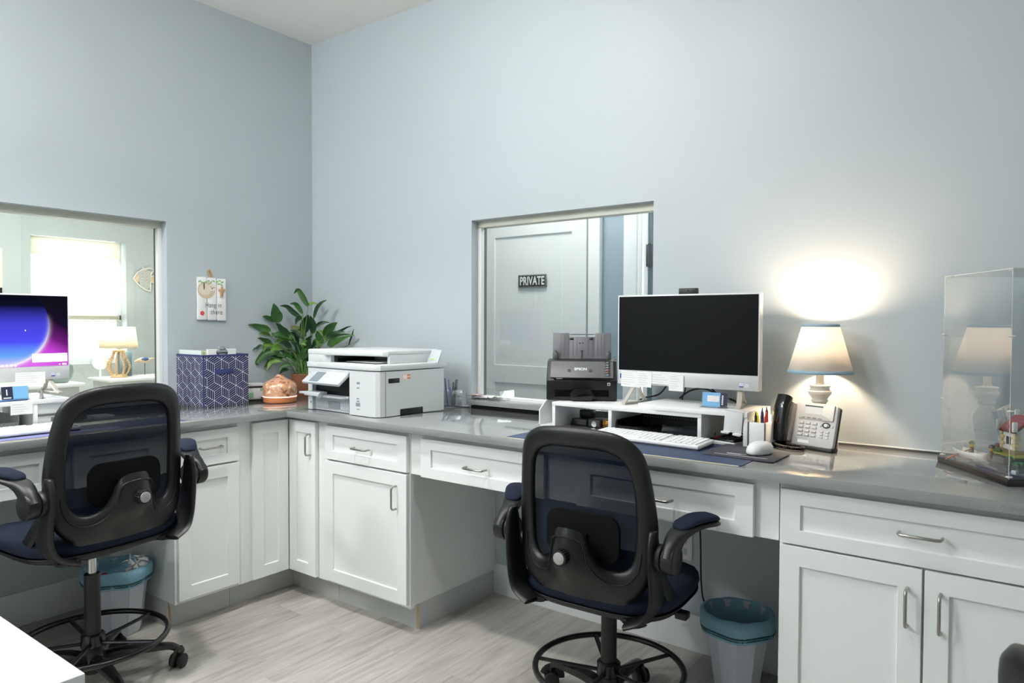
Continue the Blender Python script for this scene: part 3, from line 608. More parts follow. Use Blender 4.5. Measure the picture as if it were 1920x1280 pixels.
bin_('white waste bin with blue liner under the right desk',(2.745,-.27,0),.122,.068,.315,1)
bin_('white waste bin with blue liner and rubbish under the left desk',(.40,-1.345,0),.132,.092,.285,5,True)
LEAVES = [([(0.132,-0.134,1.437),(0.108,-0.148,1.488),(0.08,-0.165,1.534),(0.059,-0.179,1.512)],0.0326,0),([(0.192,-0.139,1.367),(0.211,-0.131,1.427),(0.238,-0.118,1.459),(0.269,-0.102,1.475)],0.021,1),([(0.133,-0.133,1.442),(0.149,-0.116,1.457),(0.173,-0.095,1.449)],0.0186,2),([(0.127,-0.168,1.395),(0.106,-0.185,1.436),(0.094,-0.198,1.452),(0.072,-0.218,1.452)],0.028,0),([(0.121,-0.175,1.371),(0.086,-0.204,1.404),(0.059,-0.227,1.436),(0.028,-0.254,1.44)],0.028,1),([(0.055,-0.279,1.343),(0.056,-0.301,1.389),(0.061,-0.32,1.453)],0.0629,0),([(0.012,-0.281,1.348),(0.012,-0.318,1.366),(0.012,-0.36,1.375)],0.028,0),([(0.032,-0.321,1.293),(0.012,-0.37,1.313),(0.012,-0.454,1.329)],0.035,0),([(0.101,-0.243,1.265),(0.083,-0.278,1.302),(0.069,-0.31,1.339)],0.035,1),([(0.11,-0.216,1.251),(0.065,-0.265,1.277),(0.025,-0.312,1.26)],0.0443,0),([(0.088,-0.195,1.241),(0.03,-0.241,1.25),(0.012,-0.282,1.209)],0.0326,2),([(0.025,-0.307,1.224),(0.012,-0.35,1.243),(0.012,-0.394,1.252)],0.0233,0),([(0.012,-0.308,1.265),(0.012,-0.345,1.279),(0.012,-0.386,1.275)],0.0186,2),([(0.012,-0.292,1.218),(0.012,-0.34,1.21),(0.012,-0.353,1.17)],0.0396,2),([(0.066,-0.282,1.169),(0.016,-0.337,1.169),(0.012,-0.392,1.116),(0.012,-0.39,1.098)],0.0373,0),([(0.048,-0.248,1.139),(0.012,-0.293,1.131),(0.012,-0.351,1.08)],0.035,0),([(0.09,-0.284,1.122),(0.061,-0.337,1.114),(0.064,-0.368,1.068)],0.0256,2),([(0.012,-0.363,1.213),(0.012,-0.397,1.196),(0.012,-0.425,1.181)],0.014,1),([(0.082,-0.283,1.192),(0.074,-0.32,1.198),(0.076,-0.35,1.176)],0.035,2),([(0.115,-0.153,1.278),(0.119,-0.145,1.334),(0.131,-0.131,1.39)],0.0536,1),([(0.198,-0.15,1.279),(0.206,-0.158,1.335),(0.203,-0.175,1.383)],0.0373,1),([(0.112,-0.157,1.25),(0.079,-0.177,1.297),(0.047,-0.197,1.315)],0.0513,3),([(0.095,-0.189,1.204),(0.085,-0.198,1.255),(0.068,-0.213,1.288)],0.0443,1),([(0.177,-0.116,1.311),(0.203,-0.096,1.339),(0.246,-0.064,1.342)],0.021,1),([(0.273,-0.124,1.266),(0.311,-0.12,1.312),(0.364,-0.106,1.344)],0.0489,0),([(0.29,-0.123,1.253),(0.339,-0.115,1.281),(0.413,-0.089,1.29)],0.0233,1),([(0.283,-0.068,1.27),(0.326,-0.046,1.298),(0.38,-0.014,1.324)],0.0163,1),([(0.289,-0.114,1.207),(0.346,-0.097,1.258),(0.446,-0.048,1.27)],0.0396,0),([(0.26,-0.073,1.2),(0.303,-0.044,1.24),(0.347,-0.016,1.256)],0.0233,2),([(0.246,-0.119,1.22),(0.238,-0.141,1.266),(0.241,-0.155,1.296)],0.0373,0),([(0.259,-0.095,1.238),(0.252,-0.112,1.279),(0.23,-0.14,1.298)],0.0256,2),([(0.17,-0.117,1.209),(0.183,-0.104,1.232),(0.192,-0.094,1.255)],0.0443,2),([(0.149,-0.18,1.191),(0.174,-0.173,1.222),(0.147,-0.206,1.219)],0.035,2),([(0.169,-0.205,1.371),(0.167,-0.236,1.359),(0.178,-0.256,1.328)],0.0233,1),([(0.117,-0.244,1.192),(0.109,-0.275,1.225),(0.098,-0.31,1.221)],0.0303,1),([(0.129,-0.193,1.154),(0.129,-0.203,1.2),(0.115,-0.225,1.228)],0.035,1),([(0.161,-0.172,1.159),(0.179,-0.169,1.21),(0.198,-0.166,1.252)],0.0373,1),([(0.174,-0.149,1.158),(0.194,-0.141,1.205),(0.203,-0.142,1.242)],0.028,1),([(0.369,-0.029,1.211),(0.393,-0.026,1.267),(0.414,-0.027,1.31)],0.0093,1),([(0.077,-0.221,1.135),(0.06,-0.24,1.167),(0.036,-0.266,1.177)],0.0233,1),([(0.148,-0.196,1.132),(0.167,-0.199,1.169),(0.204,-0.188,1.193)],0.028,0)]
# ---------------- desk objects
Z=.914
# storage cube with line pattern
def clip(p,q,w,h):
    x0,y0=p; dx,dy=q[0]-x0,q[1]-y0; t0,t1=0,1
    for pp,qq in ((-dx,x0),(dx,w-x0),(-dy,y0),(dy,h-y0)):
        if abs(pp)<1e-12:
            if qq<0: return None
        else:
            r=qq/pp
            if pp<0:
                if r>t1: return None
                t0=max(t0,r)
            else:
                if r<t0: return None
                t1=min(t1,r)
    return (x0+dx*t0,y0+dy*t0),(x0+dx*t1,y0+dy*t1)
def cube_lines(w,h,s=.046):
    A=Vector((s*.866,s*.5)); C_=Vector((0,s)); Bv=Vector((-s*.866,s*.5)); segs=[]; edg=[]
    for i in range(-3,8):
        for j in range(-3,8):
            P=(A-Bv)*i+(A+C_)*j+Vector((.02-(j//2)*0,.01))
            P=P-(A-Bv)*(j//2)
            for (O,u,v) in ((P,A,Bv),(P-C_,C_,Bv),(P-C_,A,C_)):
                for k in range(1,4):
                    f=k/4
                    if (u,v)==(C_,Bv): a=O+v*f; e=a+u
                    else: a=O+v*f; e=a+u
                    segs.append((a,e))
                edg.append((O,O+v)); edg.append((O+u,O+u+v)); edg.append((O,O+u)); edg.append((O+v,O+u+v))
    out=[]
    for a,e in segs:
        c=clip((a.x,a.y),(e.x,e.y),w,h)
        if c and (Vector(c[0])-Vector(c[1])).length>.002: out.append(c)
    seen=set()
    for a,e in edg:
        kk=tuple(sorted(((round(a.x,4),round(a.y,4)),(round(e.x,4),round(e.y,4)))))
        if kk in seen: continue
        seen.add(kk)
        c=clip((a.x,a.y),(e.x,e.y),w,h)
        if c and (Vector(c[0])-Vector(c[1])).length>.002: out.append(c+(.0011,))
    return out
NAVYB=M('navy_cube_fabric',(28,34,84),.75,noise=.08,nscale=400,bump=.3,bscale=900); NAVYT=M('navy_binding',(52,62,112),.7,noise=.05); SILV=M('silver_print',(222,226,236),.4,noise=.02)
t=thing('storage_cube','navy fabric storage cube with white geometric lines near the corner','storage box',(.254,-.86,Z))
W,H=.252,.262
b=B(); th=.004
b.box(-W,0,0,th,0,H); b.box(-W,0,W-th,W,0,H); b.box(-W,-W+th,0,W,0,H); b.box(-th,0,0,W,0,H); b.box(-W,0,0,W,0,.004); b.mi=1
def strip(a,e,T,wd=.00065):
    d=(Vector(e)-Vector(a)); n=Vector((-d.y,d.x)).normalized()*wd; A=Vector(a);E=Vector(e)
    q=[A-n,E-n,E+n,A+n]; b.poly([T((p.x,p.y)) for p in q])
for c in cube_lines(W,H):
    wd=c[2] if len(c)>2 else .0006; k=(.0002 if len(c)>2 else 0)+random.Random(str(c)).uniform(0,.0001)
    strip(c[0],c[1],lambda p:(.0004+k,p[0],p[1]),wd); strip(c[0],c[1],lambda p:(p[0]-W,-.0004-k,p[1]),wd)
b.build('fabric_body',[NAVYB,SILV],t,smooth=False)
b=B()
for a in ((-W-.001,.001,-.001,.005),(-W-.001,.001,W-.005,W+.001),(-W-.001,-W+.005,0,W),(-.005,.001,0,W)): b.box(a[0],a[1],a[2],a[3],H-.008,H+.003,.001)
b.box(-.0005,.001,-.001,.006,0,H); b.build('rim_binding',NAVYT,t)
b=B(); b.box(.0006,.0035,.062,.165,.165,.19,.001); b.build('handle',NAVYT,t)
fo=[('lime green file folder in the navy storage cube',M('lime_folder',(198,232,120),.6,noise=.05),.02,.035,.285),('white papers standing in the navy storage cube',PAPER,.03,.052,.283),('pale folder at the back of the navy storage cube',M('pale_folder',(224,232,228),.6,noise=.02),.008,.02,.287)]
for lb,m_,a,c,h in fo:
    b=B()
    for k in range(3): b.box(-W+.01+.004*k,-.03,a+.004*k,a+.004*k+.002,.01,h-.003*k)
    tag(b.build('file_folder',m_,loc=(.254,-.86,Z)),lb,'folder')
t=thing('clipboard','clipboard with silver clip standing in the navy storage cube','clipboard',(.215,-.79,Z+.008),rot=(0,-.07,0))
b=B(); b.box(-.006,-.003,-.015,.15,.0,.284,.001); b.build('board',WHITEP,t)
b=B(); b.box(-.003,.0,-.01,.145,.01,.281); b.build('paper',PAPER,t)
b=B(); b.box(.0,.006,.035,.095,.262,.278,.002); b.sweep([(.006,.04,.276),(.008,.045,.292),(.008,.06,.296),(.008,.075,.292),(.006,.088,.276)],.002,seg=8,smooth=3); b.cyl((.004,.05,.281),(.004,.08,.281),.0045,seg=12); b.build('clip',CHROME,t)
b=B(); b.sweep([(.004,.036,.27),(.006,.036,.258),(.006,.046,.256)],.0022,seg=8); b.sweep([(.004,.094,.27),(.006,.094,.258),(.006,.084,.256)],.0022,seg=8); b.build('clip_feet',BLK,t)
# wall sign
t=thing('wall_plaque','white slatted plaque with a sloth and the words Hang in there','sign',(0.0,-.668,1.47))
b=B()
for k in range(3): b.prism(rrect(.052,.228,.006,4,-.0555+.0555*k,-.002*k),0.004,.013,.001,M_=YZ)
b.box(.0,.005,-.07,.07,-.07,-.055); b.box(.0,.005,-.07,.07,.055,.07); b.build('slats',M('painted_slats',(240,240,238),.6,noise=.02,nscale=30),t)
def blob(b,cy,cz,ry,rz,x,n=22,a0=0,wob=0):
    b.poly([(x,cy+(ry*(1+wob*math.sin(3*a)))*math.cos(a),cz+rz*(1+wob*math.sin(3*a))*math.sin(a)) for a in [2*PI*k/n for k in range(n)]])
b=B(); blob(b,-.032,.045,.05,.046,.0134); b.build('sloth_body',M('sloth_tan',(214,196,170),.8,noise=.12,nscale=60),t)
b=B(); blob(b,-.04,.048,.035,.03,.0136); b.build('sloth_belly',M('sloth_cream',(230,219,198),.8,noise=.06,nscale=60),t)
b=B(); blob(b,.002,.06,.021,.02,.0138); b.build('sloth_face',M('sloth_face_cream',(238,230,216),.8,noise=.03),t)
b=B(); blob(b,.001,.055,.0045,.004,.014); blob(b,-.007,.063,.005,.002,.014); blob(b,.011,.06,.005,.002,.014); blob(b,-.045,.066,.004,.02,.0139); b.build('sloth_features',M('sloth_brown',(104,88,78),.8,noise=.05),t)
b=B()
for y,z,a in ((-.07,.09,.4),(-.055,.085,-.3),(-.035,.088,.5),(-.02,.095,0),(-.005,.088,.8),(.01,.094,-.4),(.03,.092,.3),(.045,.098,-.2),(.06,.09,.6),(.04,.08,.2),(.055,.075,-.5)):
    b.poly([(.0142,y+.011*math.cos(a)*c-.004*s*math.sin(a),z+.011*math.sin(a)*c+.004*s*math.cos(a)) for c,s in ((-1,0),(0,1),(1,0),(0,-1))])
b.build('leaf_print',M('leaf_green',(136,190,104),.8,noise=.15),t)
b=B()
for k in range(5): blob(b,-.056+.007*math.cos(k*1.257),-.079+.007*math.sin(k*1.257),.006,.006,.0137+.0001*k,12)
b.build('flower_print',M('flower_red',(226,70,84),.8,noise=.2,nscale=80),t)
TP=YZ@TR(.008,-.036,.0142); b=B(); add_text(b,'Hang in',.036,TP,sx=.78,depth=.0002,sp=1.1,bold=-.0004); add_text(b,'there',.036,YZ@TR(.026,-.073,.0142),sx=.8,depth=.0002,sp=1.1,bold=-.0004); b.build('lettering',M('charcoal_lettering',(52,54,58),.7,noise=.02),t,smooth=False)
WOOD=M('cutout_wood',(196,160,118),.7,noise=.15,nscale=30)
b=B(); b.prism([(.045,.01),(.062,.01),(.062,.036),(.075,.042),(.074,.055),(.062,.053),(.06,.066),(.05,.066),(.048,.052),(.036,.054),(.035,.042),(.046,.037)],.014,.020,.001,M_=YZ); b.build('wood_cutout',WOOD,t)
b=B(); b.sweep([(.008,-.005,.112),(.009,-.018,.145),(.009,-.014,.155),(.009,-.006,.15),(.01,.004,.118)],.004,seg=8,smooth=3); b.build('bow_tie_twine',WOOD,t)
# label printer
t=thing('label_printer','small white and green label printer left of the copper diffuser','printer',(.10,-.50,Z),rz=-.25)
b=B(); b.box(-.06,.06,-.085,.085,.004,.075,.014,3); b.build('body',WHITEP,t); b=B(); b.box(-.055,.055,-.08,.08,.0,.006); b.box(-.061,.061,-.06,.086,.072,.079,.003); b.build('dark_seams',BLK,t)
b=B(); b.box(-.052,.052,-.075,.075,.078,.092,.012,3); b.build('lid',WHITEP,t)
GRN=M('mint_green_plastic',(150,205,170),.35,noise=.05); b=B(); b.cyl((.058,.045,.062),(.064,.045,.062),.009,seg=16); b.box(.0595,.0615,-.06,.0,.015,.045,.002); b.build('green_panel',GRN,t)
b=B(); b.box(.0595,.0615,.04,.06,.012,.018); b.build('port',BLK,t)
# copper diffuser
def copper_mosaic():
    m=M('copper_leaf_glass',(206,140,98),.3,metal=.1,coat=.7); nt=m.node_tree; b=nt.nodes['Principled BSDF']; tc=[n for n in nt.nodes if n.type=='TEX_COORD'][0]
    v=nt.nodes.new('ShaderNodeTexVoronoi'); v.inputs['Scale'].default_value=75; r=nt.nodes.new('ShaderNodeValToRGB'); e=r.color_ramp.elements; e[0].position=.3; e[1].position=.72; e[0].color=srgb((138,80,62)); e[1].color=srgb((255,232,196)); k=e.new(.45); k.color=srgb((226,168,118)); k=e.new(.6); k.color=srgb((214,160,140))
    n=nt.nodes.new('ShaderNodeTexNoise'); n.inputs['Scale'].default_value=30; n.inputs['Detail'].default_value=8; nt.links.new(tc.outputs[3],n.inputs[0]); nt.links.new(tc.outputs[3],v.inputs[0]); a=nt.nodes.new('ShaderNodeMix'); a.data_type='RGBA'; a.inputs[0].default_value=.55
    nt.links.new(v.outputs['Color'],a.inputs[6]); nt.links.new(n.outputs[0],a.inputs[7]); nt.links.new(a.outputs[2],r.inputs[0]); nt.links.new(r.outputs[0],b.inputs['Base Color']); return m
t=thing('aroma_diffuser','copper mosaic aroma diffuser with a glowing ring on a wood base','diffuser',(.325,-.465,Z))
b=B(); b.lathe([(.075,0),(.084,.006),(.087,.028),(.087,.031)],seg=48); b.build('wood_base',M('orange_wood_grain',(198,122,76),.45,noise=.18,nscale=18),t)
b=B(); b.lathe([(.0872,.031),(.0885,.034),(.0872,.037)],seg=48); b.build('light_ring',M('pink_light_ring',(255,200,190),.4,emit=(255,190,180),es=1.3),t)
b=B(); b.lathe([(.0865,.037),(.0885,.06),(.088,.084),(.083,.101),(.070,.113),(.050,.123),(.031,.132),(.020,.142),(.016,.150),(.012,.150),(.010,.14)],seg=48); b.build('dome',copper_mosaic(),t)
# potted plant
exec_leaves=LEAVES
PX,PY=.125,-.165
t=thing('potted_plant','peace lily with long glossy leaves in a brown pot in the corner','plant',(PX,PY,Z))
b=B(); b.lathe([(.052,0),(.060,.012),(.066,.09),(.068,.125),(.064,.13),(.060,.125),(.058,.10)],seg=36); b.build('pot',M('brown_speckled_pot',(128,80,52),.6,noise=.35,nscale=120,bump=.4,bscale=200),t)
b=B(); b.lathe([(.058,.10),(.02,.112),(.001,.114)],seg=24,caps=False); b.build('soil',M('soil',(58,42,32),.95,noise=.3,nscale=60),t)
def leaf_mat(name,c,tr=.25):
    m=bpy.data.materials.new(name); m.use_nodes=True; nt=m.node_tree; L=nt.links.new; p=nt.nodes['Principled BSDF']; o=nt.nodes['Material Output']
    tc=nt.nodes.new('ShaderNodeTexCoord'); n=nt.nodes.new('ShaderNodeTexNoise'); n.inputs['Scale'].default_value=35; L(tc.outputs[3],n.inputs[0]); r=nt.nodes.new('ShaderNodeMix'); r.data_type='RGBA'; cc=srgb(c); r.inputs[6].default_value=tuple(v*.65 for v in cc[:3])+(1,); r.inputs[7].default_value=tuple(min(1,v*1.25) for v in cc[:3])+(1,)
    L(n.outputs[0],r.inputs[0]); L(r.outputs[2],p.inputs['Base Color']); p.inputs['Roughness'].default_value=.32; t_=nt.nodes.new('ShaderNodeBsdfTranslucent'); L(r.outputs[2],t_.inputs[0]); x=nt.nodes.new('ShaderNodeMixShader'); x.inputs[0].default_value=tr; L(p.outputs[0],x.inputs[1]); L(t_.outputs[0],x.inputs[2]); L(x.outputs[0],o.inputs[0]); return m
LM=[leaf_mat('leaf_green_mid',(58,104,46)),leaf_mat('leaf_green_deep',(32,68,36)),leaf_mat('leaf_green_bright',(112,158,64)),leaf_mat('leaf_olive',(112,118,58))]
STEM=M('stem_green',(92,128,62),.5,noise=.15); rnd=random.Random(11)
O_=Vector((PX,PY,Z)); base_pts=[]
camd=Vector((3.59,-2.76,1.345))
for k in range(20):
    W_,wd,ci=LEAVES[(k*7+3)%len(LEAVES)]; cpt=Vector((PX,PY,Z+.14)); f=rnd.uniform(.55,.8); off=Vector((rnd.uniform(-.02,.03),rnd.uniform(-.03,.02),rnd.uniform(-.035,.0)))
    LEAVES.append(([tuple(cpt+(Vector(p)-cpt)*f+off) for p in W_],wd*.85,1 if k%3 else 0))
for W_,wd,ci in LEAVES:
    P=[Vector(p)-O_ for p in W_]; n=len(P)
    if n==3: rx=[P[0],(P[0]+P[1])/2+Vector((0,0,.004)),P[1],(P[1]+P[2])/2+Vector((0,0,.004)),P[2]]
    else: rx=P
    # smooth the spine
    S=[]
    m_=len(rx)
    for i in range(m_-1):
        a=rx[max(i-1,0)];bb=rx[i];c=rx[i+1];d=rx[min(i+2,m_-1)]
        for k in range(4):
            u=k/4; S.append(.5*((2*bb)+(c-a)*u+(2*a-5*bb+4*c-d)*u*u+(3*bb-a-3*c+d)*u**3))
    S.append(rx[-1]); N=len(S); rows=[]; 
    vd=(camd-O_).normalized(); tilt=rnd.uniform(-.5,.5)
    for i,pnt in enumerate(S):
        d=(S[min(i+1,N-1)]-S[max(i-1,0)]).normalized(); u=i/(N-1)
        side=d.cross(vd); side=side.normalized() if side.length>1e-3 else Vector((1,0,0)); nn=side.cross(d).normalized()
        sd=side*math.cos(tilt)+nn*math.sin(tilt); w_=wd*.62*(math.sin(PI*min(1,(u**.85*.95+.05)))**.8)*(1.05-u)**.22
        up=sd.cross(d).normalized()
        row=[]
        for q in (-1,-.5,0,.5,1):
            v=pnt+sd*w_*q+up*(-.12*w_+.28*w_*abs(q))
            v.x=max(v.x,.006-PX); v.y=min(v.y,-.006-PY); row.append(v)
        rows.append(row)
    b=B(); b.grid(rows); b.build('leaf',LM[ci],t,ang=80)
    b=B(); a=rnd.uniform(0,2*PI); r=rnd.uniform(.0,.045); s0=Vector((r*math.cos(a),r*math.sin(a),.105)); e=S[0]; midp=(s0*.5+e*.5)+Vector(((s0.x-e.x)*.15,(s0.y-e.y)*.15,.02)); midp.x=max(midp.x,.01-PX); midp.y=min(midp.y,-.01-PY)
    b.sweep([s0,midp,e,S[2]],[.0028,.0022,.0017,.001],seg=6,smooth=4); b.build('stem',STEM,t)
# printer
t=thing('office_printer','white multifunction inkjet printer on the counter near the corner','printer',(.700,-.566,Z),rz=-.06)
PG=M('pale_grey_plastic',(196,202,206),.4,noise=.02); PW=M('printer_white',(211,216,216),.42,noise=.01,bump=.05,bscale=800)
w_,d_=.53,.435
b=B(); 
b.prism([(0,0),(.035,0),(.035,d_),(0,d_)],0.004,.208); b.prism([(.33,0),(w_-.05,0),(w_-.02,.008),(w_-.006,.022),(w_,.05),(w_,d_-.02),(w_-.02,d_),(.33,d_)],.004,.208)
b.box(.035,.33,.02,d_,.004,.074); b.box(.035,.33,.16,d_,.074,.208); b.box(.035,.33,.0,d_,.196,.208)
body=b.build('body',PW,t,ang=30)
b=B(); b.prism([(-.003,-.004),(.33,-.004),(w_-.05,-.004),(w_-.018,.006),(w_-.002,.022),(w_+.003,.05),(w_+.003,d_),(-.003,d_)],.212,.238,.004); b.build('scanner_lid',PW,t,ang=30)
b=B(); b.prism([(0,0.002),(.125,.002),(.145,.03),(.145,.30),(0,.30)],.238,.274,.002); b.box(0,.47,.28,d_-.005,.238,.276,.003)
b.prism([(0.0,.0),(.14,.004),(.20,.03),(.30,.06),(.46,.09),(.475,.11),(.475,d_-.005),(0.0,d_-.005)],.272,.300,.007,seg=3); b.box(.455,.475,.12,d_-.01,.238,.285,.003)
b.build('document_feeder',PW,t,ang=30)
b=B(); b.box(.147,.45,.06,.275,.2385,.2405); b.box(.147,.17,.05,.275,.2385,.27); b.build('feeder_slot_interior',BLK,t)
b=B(); b.box(.20,.44,.08,.27,.241,.2435,.001); b.build('output_shelf',PW,t)
b=B(); b.box(-.04,.04,-.003,.003,0,.07,.002,M_=TR(.50,.36,.236)@RZ(.15)@RX(-.5)); b.box(-.03,.03,-.004,-.003,.01,.03,M_=TR(.50,.36,.236)@RZ(.15)@RX(-.5)); b.build('paper_guide',PG,t)
b=B(); b.box(-.012,.008,-.0052,-.0042,.014,.020,M_=TR(.505,.36,.236)@RZ(.15)@RX(-.5)); b.build('green_sticker',M('lime_sticker',(150,210,90),.5,noise=.02),t)
b=B(); b.box(.037,.328,.021,.159,.0745,.195); b.build('tray_bay_interior',BLK,t)
# hollow look: carve by front lips
b=B(); b.box(.05,.325,-.005,.15,.0745,.083,.002); b.box(.045,.16,-.055,.0,.078,.098,.004); b.box(-.035,.05,-.03,-.002,.080,.090,.003); b.box(.16,.315,-.03,.0,.073,.083,.003); b.cyl((.155,-.045,.084),(.165,-.045,.084),.012,seg=14); b.build('output_tray',PG,t)
# tilted control panel: slab from hinge to front
Tp=TR(.035,.004,.198)@RX(math.radians(38))
b=B(); b.box(0,.29,-.085,.0,-.016,.0,.004,M_=Tp); cp=b.build('control_panel',PG,t)
b=B(); b.box(.055,.125,-.078,-.012,.0002,.0012,M_=Tp); b.build('touch_screen',M('panel_screen_grey',(128,138,146),.25,noise=.03),cp)
b=B()
for i in range(3):
    for j in range(4): b.box(.140+i*.015,.150+i*.015,-.074+j*.016,-.067+j*.016,.0004,.0016,M_=Tp)
b.box(.20,.206,-.03,-.024,.0004,.0016,M_=Tp); b.box(.215,.255,-.025,-.021,.0002,.0008,M_=Tp); b.build('keypad',M('panel_key_white',(226,230,232),.4,noise=.01),cp)
b=B(); b.box(.04,.325,.0175,.0195,.012,.068,.001); b.build('paper_drawer',PG,t); b=B(); b.box(.145,.235,.014,.0176,.018,.052,.002); b.build('drawer_grip',M('grip_grey',(150,158,162),.4,noise=.03),t)
b=B(); b.box(.02,.026,-.0007,.0003,.035,.045); b.box(.012,.028,-.0007,.0003,.168,.171); b.box(.016,.02,-.0007,.0003,.182,.186)
b.box(w_-.0005,w_+.0008,.065,.13,.155,.176,.002); b.box(w_-.0005,w_+.0008,.135,.275,.004,.032,.002); b.box(.329,.3305,-.0005,.01,.01,.2); b.box(w_-.0004,w_+.0005,.048,.0495,.004,.208); b.build('dark_recesses',BLK,t)
for x0,z,h,ww in ((.385,.148,.010,.022),(.385,.128,.005,.02),(.385,.078,.006,.016),(.385,.066,.006,.02),(.385,.030,.004,.022),(.378,.045,.017,.032)):
    b=B(); b.box(x0,x0+ww,-.0008,.0,z,z+h); b.build('badge_mark',M('mid_grey_print',(138,142,146),.5,noise=.03),t)
b=B(); b.box(w_,w_+.0006,.148,.20,.165,.195); b.build('warning_label',M('label_white',(244,238,234),.5,noise=.02),t)
b=B(); 
for a in ((.15,.172,.167,.169),(.15,.172,.191,.193),(.176,.198,.168,.178),(.176,.198,.182,.192),(.15,.152,.167,.193)): b.box(w_+.0006,w_+.001,a[0],a[1],a[2],a[3])
b.build('label_print_orange',M('label_orange',(232,150,120),.5,noise=.03),t)
b=B(); add_text(b,'brother',.018,TR(.055,-.0045,.223)@FRONT,depth=.0004,bold=.0002); b.build('raised_logo',WHITEP,t,smooth=False)
# pen cup
t=thing('pen_cup','clear acrylic cup of pens at the left end of the window ledge','pen cup',(1.235,-.105,Z))
b=B(); s=.037
for a in ((-s,s,-s,-s+.002),(-s,s,s-.002,s),(-s,-s+.002,-s,s),(s-.002,s,-s,s)): b.box(a[0],a[1],a[2],a[3],0.001,.095)
b.box(-s,s,-s,s,0.001,.006); b.build('cup',ACRY,t)
BLUEP=M('blue_pen_plastic',(84,118,168),.3,noise=.03); GP=M('grey_pen_plastic',(120,124,130),.3,noise=.03)
for k,(x0,y0,x1,y1,h,m_,lb) in enumerate(((-.02,-.01,-.045,.0,.15,BLUEP,'blue pen leaning left in the clear pen cup'),(.0,.01,-.03,.01,.145,BLUEP,'second blue pen in the clear pen cup'),(.0,.0,.012,.0,.135,GP,'short grey pen upright in the clear pen cup'),(.01,.01,.03,.012,.15,GP,'grey pen leaning right in the clear pen cup'),(.015,-.01,.036,-.006,.148,DGREY,'dark grey pen at the right of the clear pen cup'),(-.01,.0,-.02,.0,.14,M('silver_pen',(170,176,184),.25,metal=.6,noise=.03),'silver pen in the clear pen cup'))):
    a=Vector((x0*.8,y0,.01)); e=Vector((x1,y1,h)); b=B(); b.cyl(a,a+(e-a)*.12,.001,.0042,seg=10); b.cyl(a+(e-a)*.12,e,.0042,seg=12,bev=.001)
    p=b.build('barrel',m_,None); p.name='pen'; p.location=(1.235,-.105,Z); tag(p,lb,'pen','pens in the clear cup')
    b=B(); d=(e-a).normalized(); b.sweep([a+(e-a)*.97+Vector((.0045,-.004,0)),a+(e-a)*.72+Vector((.005,-.005,0))],.0012,.0008,seg=6); b.build('pocket_clip',CHROME,p)
# clear tray with paper on ledge
t=thing('clear_tray','shallow clear acrylic tray on the ledge behind the scanner','tray',(1.36,.03,.957))
b=B(); 
for a in ((-.11,.11,-.045,-.043,0,.03),(-.11,.11,.073,.075,0,.05),(-.11,-.108,-.045,.075,0,.05),(.108,.11,-.045,.075,0,.05),(-.11,.11,-.045,.075,0.0005,.0025)): b.box(*a)
b.build('tray',ACRY,t)
for k,(x,y,a,lb,m_) in enumerate(((-.04,.0,.3,'pale lilac folded note in the clear tray',M('lilac_paper',(226,218,232),.7,noise=.03)),(.0,.01,-.2,'white folded note in the clear tray',PAPER),(.045,-.005,.15,'crumpled cream note at the right of the clear tray',M('cream_paper',(243,240,226),.7,noise=.02)),(-.075,-.01,.1,'pink slip at the left end of the clear tray',M('pink_paper',(240,206,198),.7,noise=.03)))):
    b=B(); rows=[[( -.035+.07*i/6, -.02+.04*j/4, .003+.004*k+.006*math.sin(i*1.3+k)*math.sin(j+k)+.006) for j in range(5)] for i in range(7)]; b.grid(rows)
    o=b.build('folded_note',m_,None,solid=.0006); o.location=(1.36+x,.03+y,.957); o.rotation_euler=(0,0,a); tag(o,lb,'paper','notes in the clear tray')
# dark strip standing in for shade and cables in the ledge gap
b=B(); b.box(-.0,.66,-.0,.05,0,.014,.002); tag(b.build('ledge_gap_shade',M('matte_black_pad',(6,7,8),.8),loc=(1.30,-.031,Z)),'flat black strip for the shade and cables beneath the window ledge','cable strip')
# ---------------- workstation at right
def keys(b,x0,x1,y0,y1,z,rows=6,cols=21,gap=.003):
    rh=(y1-y0)/rows
    for r in range(rows):
        x=x0; rnd=random.Random(r)
        while x<x1-.008:
            w=(x1-x0)/cols*(1 if not (r in (0,1,2) and (x<x0+.04)) else 1.6)
            if r==0 and x0+.09<x<x0+.12: w*=5
            if x+w>x1-.004: w=x1-x
            if not (x0+(x1-x0)*.66<x<x0+(x1-x0)*.685): b.box(x,x+w-gap,y0+r*rh,y0+(r+1)*rh-gap,z,z+.004,.0008,1)
            x+=w
def keyboard(label,loc,rz,L=.44):
    t=thing('keyboard',label,'keyboard',loc,rz)
    b=B(); b.box(0,L,0,.13,.004,.018,.005,3,M_=RX(.05)); b.build('case',WHITEP,t); b=B(); b.box(.004,L-.004,.003,.127,.0,.006,M_=RX(.03)); b.build('underside',DGREY,t)
    b=B(); b.T=RX(.05); keys(b,.010,L-.010,.008,.122,.018); b.build('keycaps',M('keycap_white',(238,240,240),.45,noise=.01),t,smooth=False)
    return t
def riser(b,x0,x1,y0,y1,z0,z1): b.box(x0,x1,y0,y1,z0,z1,.001)
t=thing('monitor_riser','white expandable monitor stand holding the dark screen and scanner','monitor stand')
YR0,YR1=-.31,-.045; b=B(); riser(b,1.973,2.62,YR0,YR1,1.003,1.018); b.build('lower_shelf',WHITEM,t)
for x in (1.973,2.237,2.604): b=B(); riser(b,x,x+.015,YR0+.002,YR1,Z,1.003); b.build('leg_panel',WHITEM,t)
b=B(); b.prism([(2.36,YR1+.0),(2.785,YR1),(2.785,YR0-.004),(2.44,YR0-.004),(2.345,YR0+.045)],1.0185,1.035,.001); b.build('upper_shelf',WHITEM,t)
